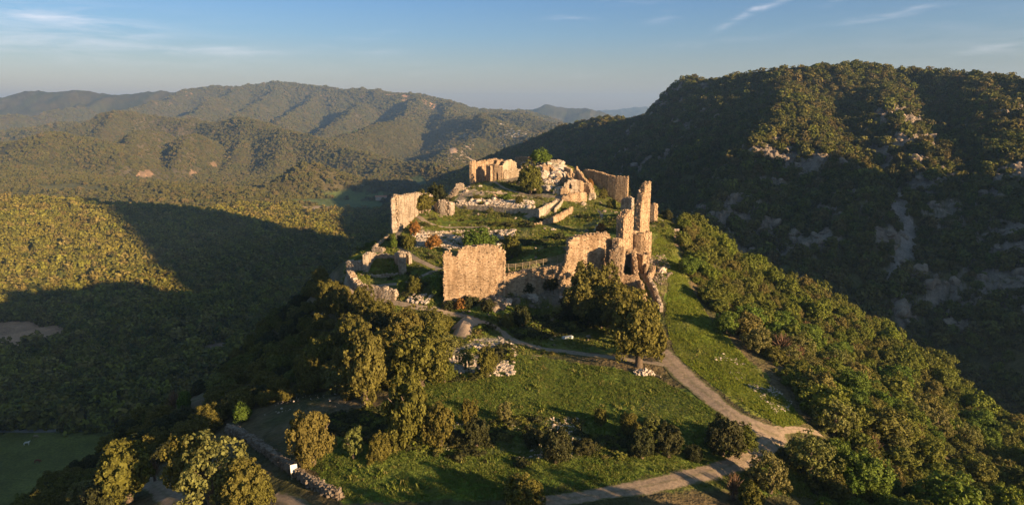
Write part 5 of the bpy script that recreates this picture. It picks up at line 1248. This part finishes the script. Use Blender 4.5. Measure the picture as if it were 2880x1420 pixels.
if rest: rest = np.array(rest); scatter('left_woodland', rest[:, :3], rest[:, 3:], CO, 'oak wood on the steep left side below the brow of the castle hill', 'woodland', seed=6)
# slopes that fall away on both sides
x, y, q = area_points(9000, 90, 430, -44, 42, 31); hd = hull_dist(x, y); k = (lookup(GHILL, x, y)) & (hd > 1) & ~near_road(x, y, 1); x, y = x[k], y[k]
kk = ~(inpoly(x, y, Pright) | inpoly(x, y, Pleft) | inpoly(x, y, Pcastle)); x, y = x[kk], y[kk]; s = np.random.default_rng(8).uniform(1.2, 2.6, len(x))
scatter('hillside_woodland', np.column_stack([x, y, gz(x, y) + s * .5]), s, CS, 'dense wood on the steep outer flanks of the castle hill', 'woodland', seed=8)
# trees just beyond the lower right corner; their shade falls over the lower meadow and the road
for (x, y, h, r_) in [(64, 60, 11, 4.5), (58, 52, 12, 5), (66, 50, 11, 4.5), (48, 46, 12, 5), (40, 48, 12, 5), (33, 47, 12, 4.6), (26, 46, 12, 4.5), (19, 45, 11.5, 4.5), (12, 44, 11, 4.2), (54, 42, 12, 5)]:
    tree(0, 0, 0, 0, 'oak', 'oak in the row just outside the lower right corner, shading the meadow', group='oaks outside the lower right corner', world=(x, y, float(gz(x, y))), hh=h, rr=r_)

# ------------------------------------------------------------------ grass and herbs
def tuft(seed, mat, n=9, h=1.0):
    r = np.random.default_rng(seed); V = []; Q = []
    for i in range(n):
        a = r.uniform(0, 6.28); p = np.array((r.normal(0, .35), r.normal(0, .35), 0)); w = np.array((math.cos(a), math.sin(a), 0)) * .16; tip = p + (r.normal(0, .3), r.normal(0, .3), h * r.uniform(.6, 1.2))
        b = len(V); V += [p - w, p + w, tip + w * .3, tip - w * .3]; Q.append((b, b + 1, b + 2, b + 3))
    return mesh_from('tuft', np.array(V), np.array(Q), mat)
M_gr = leaf_mat('meadow_grass', [(.075, .12, .018), (.105, .14, .024), (.13, .14, .034), (.066, .105, .018)], .3)
M_gr2 = leaf_mat('dry_herbs', [(.13, .135, .03), (.10, .135, .02), (.16, .14, .05), (.12, .15, .02)], .3)
M_gr3 = leaf_mat('sunny_grass', [(.13, .165, .018), (.17, .185, .028), (.10, .15, .016)], .3)
CG = proto_col('grass_tufts', [tuft(i, M_gr) for i in range(4)]); CH = proto_col('herb_tufts', [tuft(i + 9, M_gr2) for i in range(3)] + [tuft(20, M_gr)]); CG3 = proto_col('sunny_tufts', [tuft(i + 30, M_gr3) for i in range(4)])
def grassy(name, P, n, s, col, label, seed, thr=-9, clump=4):
    x, y = fill(P, n, seed); k = ~near_road(x, y, -.12); k &= fbm(x, y, clump, 3, seed) > thr; k &= (lookup(C[..., 0], x, y) < .185) | (_hash(np.floor(x * 9), np.floor(y * 9), 5) < .12); x, y = x[k], y[k]
    r = np.random.default_rng(seed); sc_ = s * r.lognormal(0, .35, len(x)) * (1 + .5 * fbm(x, y, 6, 2, seed + 1)); scatter(name, np.column_stack([x, y, gz(x, y) - .02]), np.column_stack([sc_ * 1.5, sc_ * 1.5, sc_]), col, label, 'grass', tilt=.25, seed=seed)
grassy('meadow_grass', Pmeadow, 70000, .10, CG, 'short green grass of the meadow in front of the castle', 601)
grassy('flank_grass', Pflank, 30000, .11, CG3, 'bright sunlit grass on the steep bank right of the castle', 602)
grassy('mound_grass', Pcastle, 90000, .22, CH, 'rough grass and herbs between the ruins of the castle', 603, thr=-.15)
grassy('meadow_weeds', Pmeadow, 4000, .22, CH, 'taller weeds and dry tufts dotted over the meadow', 604, thr=.0)
grassy('verge_grass', Pverge, 9000, .16, CH, 'rough grass on the verge below the gravel road', 606)
grassy('flank_weeds', Pflank, 700, .2, CH, 'taller tufts on the sunlit bank', 605, thr=.0)
Pmid = poly([(1150,1190),(1290,1180),(1650,1180),(1900,1200),(1960,1290),(1480,1310),(1150,1280)], rmax=200)
CB = proto_col('bramble_crowns', [crown_mesh('crown', 700 + i, 20, 14, .14, M_dark, clump_r=.35) for i in range(3)] + [crown_mesh('crown', 710 + i, 20, 14, .14, M_slope, clump_r=.35) for i in range(2)])
def brambles(P, n, s, label, seed, thr=.0, rmax=330):
    x, y = fill(P, n, seed); k = ~near_road(x, y, .8); k &= fbm(x, y, 7, 3, seed) > thr; k &= (lookup(C[..., 0], x, y) < .19) | (_hash(np.floor(x * 2), np.floor(y * 2), 5) < .3); x, y = x[k], y[k]; r = np.random.default_rng(seed); sc_ = s * r.lognormal(0, .4, len(x))
    scatter('brambles', np.column_stack([x, y, gz(x, y) + sc_ * .2]), np.column_stack([sc_, sc_, sc_ * .7]), CB, label, 'brambles', seed=seed)
brambles(Pmid, 480, .42, 'dark bramble patches across the middle of the meadow', 611, .08)
brambles(Pverge, 260, .6, 'low bushes on the verge below the gravel road', 619, -.05)
brambles(Pcastle, 1500, .55, 'scattered low bushes over the castle mound', 612, .12)
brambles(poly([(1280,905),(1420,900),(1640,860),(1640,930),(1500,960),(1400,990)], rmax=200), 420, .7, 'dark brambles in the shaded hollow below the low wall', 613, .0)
brambles(poly([(880,1180),(1060,1150),(1200,1260),(1100,1270),(960,1220),(820,1210)], rmax=200), 700, .45, 'low dark growth in the clearing below the oak wood', 614, -.1)
brambles(poly([(1260,975),(1440,965),(1440,1050),(1260,1080)], rmax=200), 300, .5, 'bushes breaking up the white rubble', 615, .05)
brambles(poly([(1100,840),(1240,860),(1300,880),(1240,880),(1130,860)], rmax=200), 200, .7, 'bushes between the path and the long low wall', 616, .0)
brambles(poly([(1180,622),(1480,622),(1500,640),(1300,634),(1190,637)], rmax=260), 330, .42, 'sunlit bushes below the grey retaining wall', 617, -.15)

# ------------------------------------------------------------------ haze
hz = bpy.data.materials.new('haze'); hz.use_nodes = True; n = hz.node_tree; n.nodes.clear()
pv = N(n, 'ShaderNodeVolumePrincipled'); pv.inputs['Color'].default_value = (.34, .58, 1.0, 1); pv.inputs['Density'].default_value = 9e-5; pv.inputs['Anisotropy'].default_value = .2
o = N(n, 'ShaderNodeOutputMaterial'); L(n, pv.outputs[0], o.inputs['Volume'])
zlo, zhi = float(GZ.min()) - 3, float(GZ.max()) + 25
V, Q = boxes(np.array([(0, 6500, (zlo + zhi) / 2)]), np.array([(1., 0, 0)]), np.array([(0, 1., 0)]), np.array([(15600, 9700, (zhi - zlo) / 2)]))
tag(obj('haze', mesh_from('haze', V, Q, hz)), 'thin blue evening haze filling the air', 'haze', kind='stuff')
print('script', time.time() - T0, 'objs', len(bpy.data.objects), 'rest')
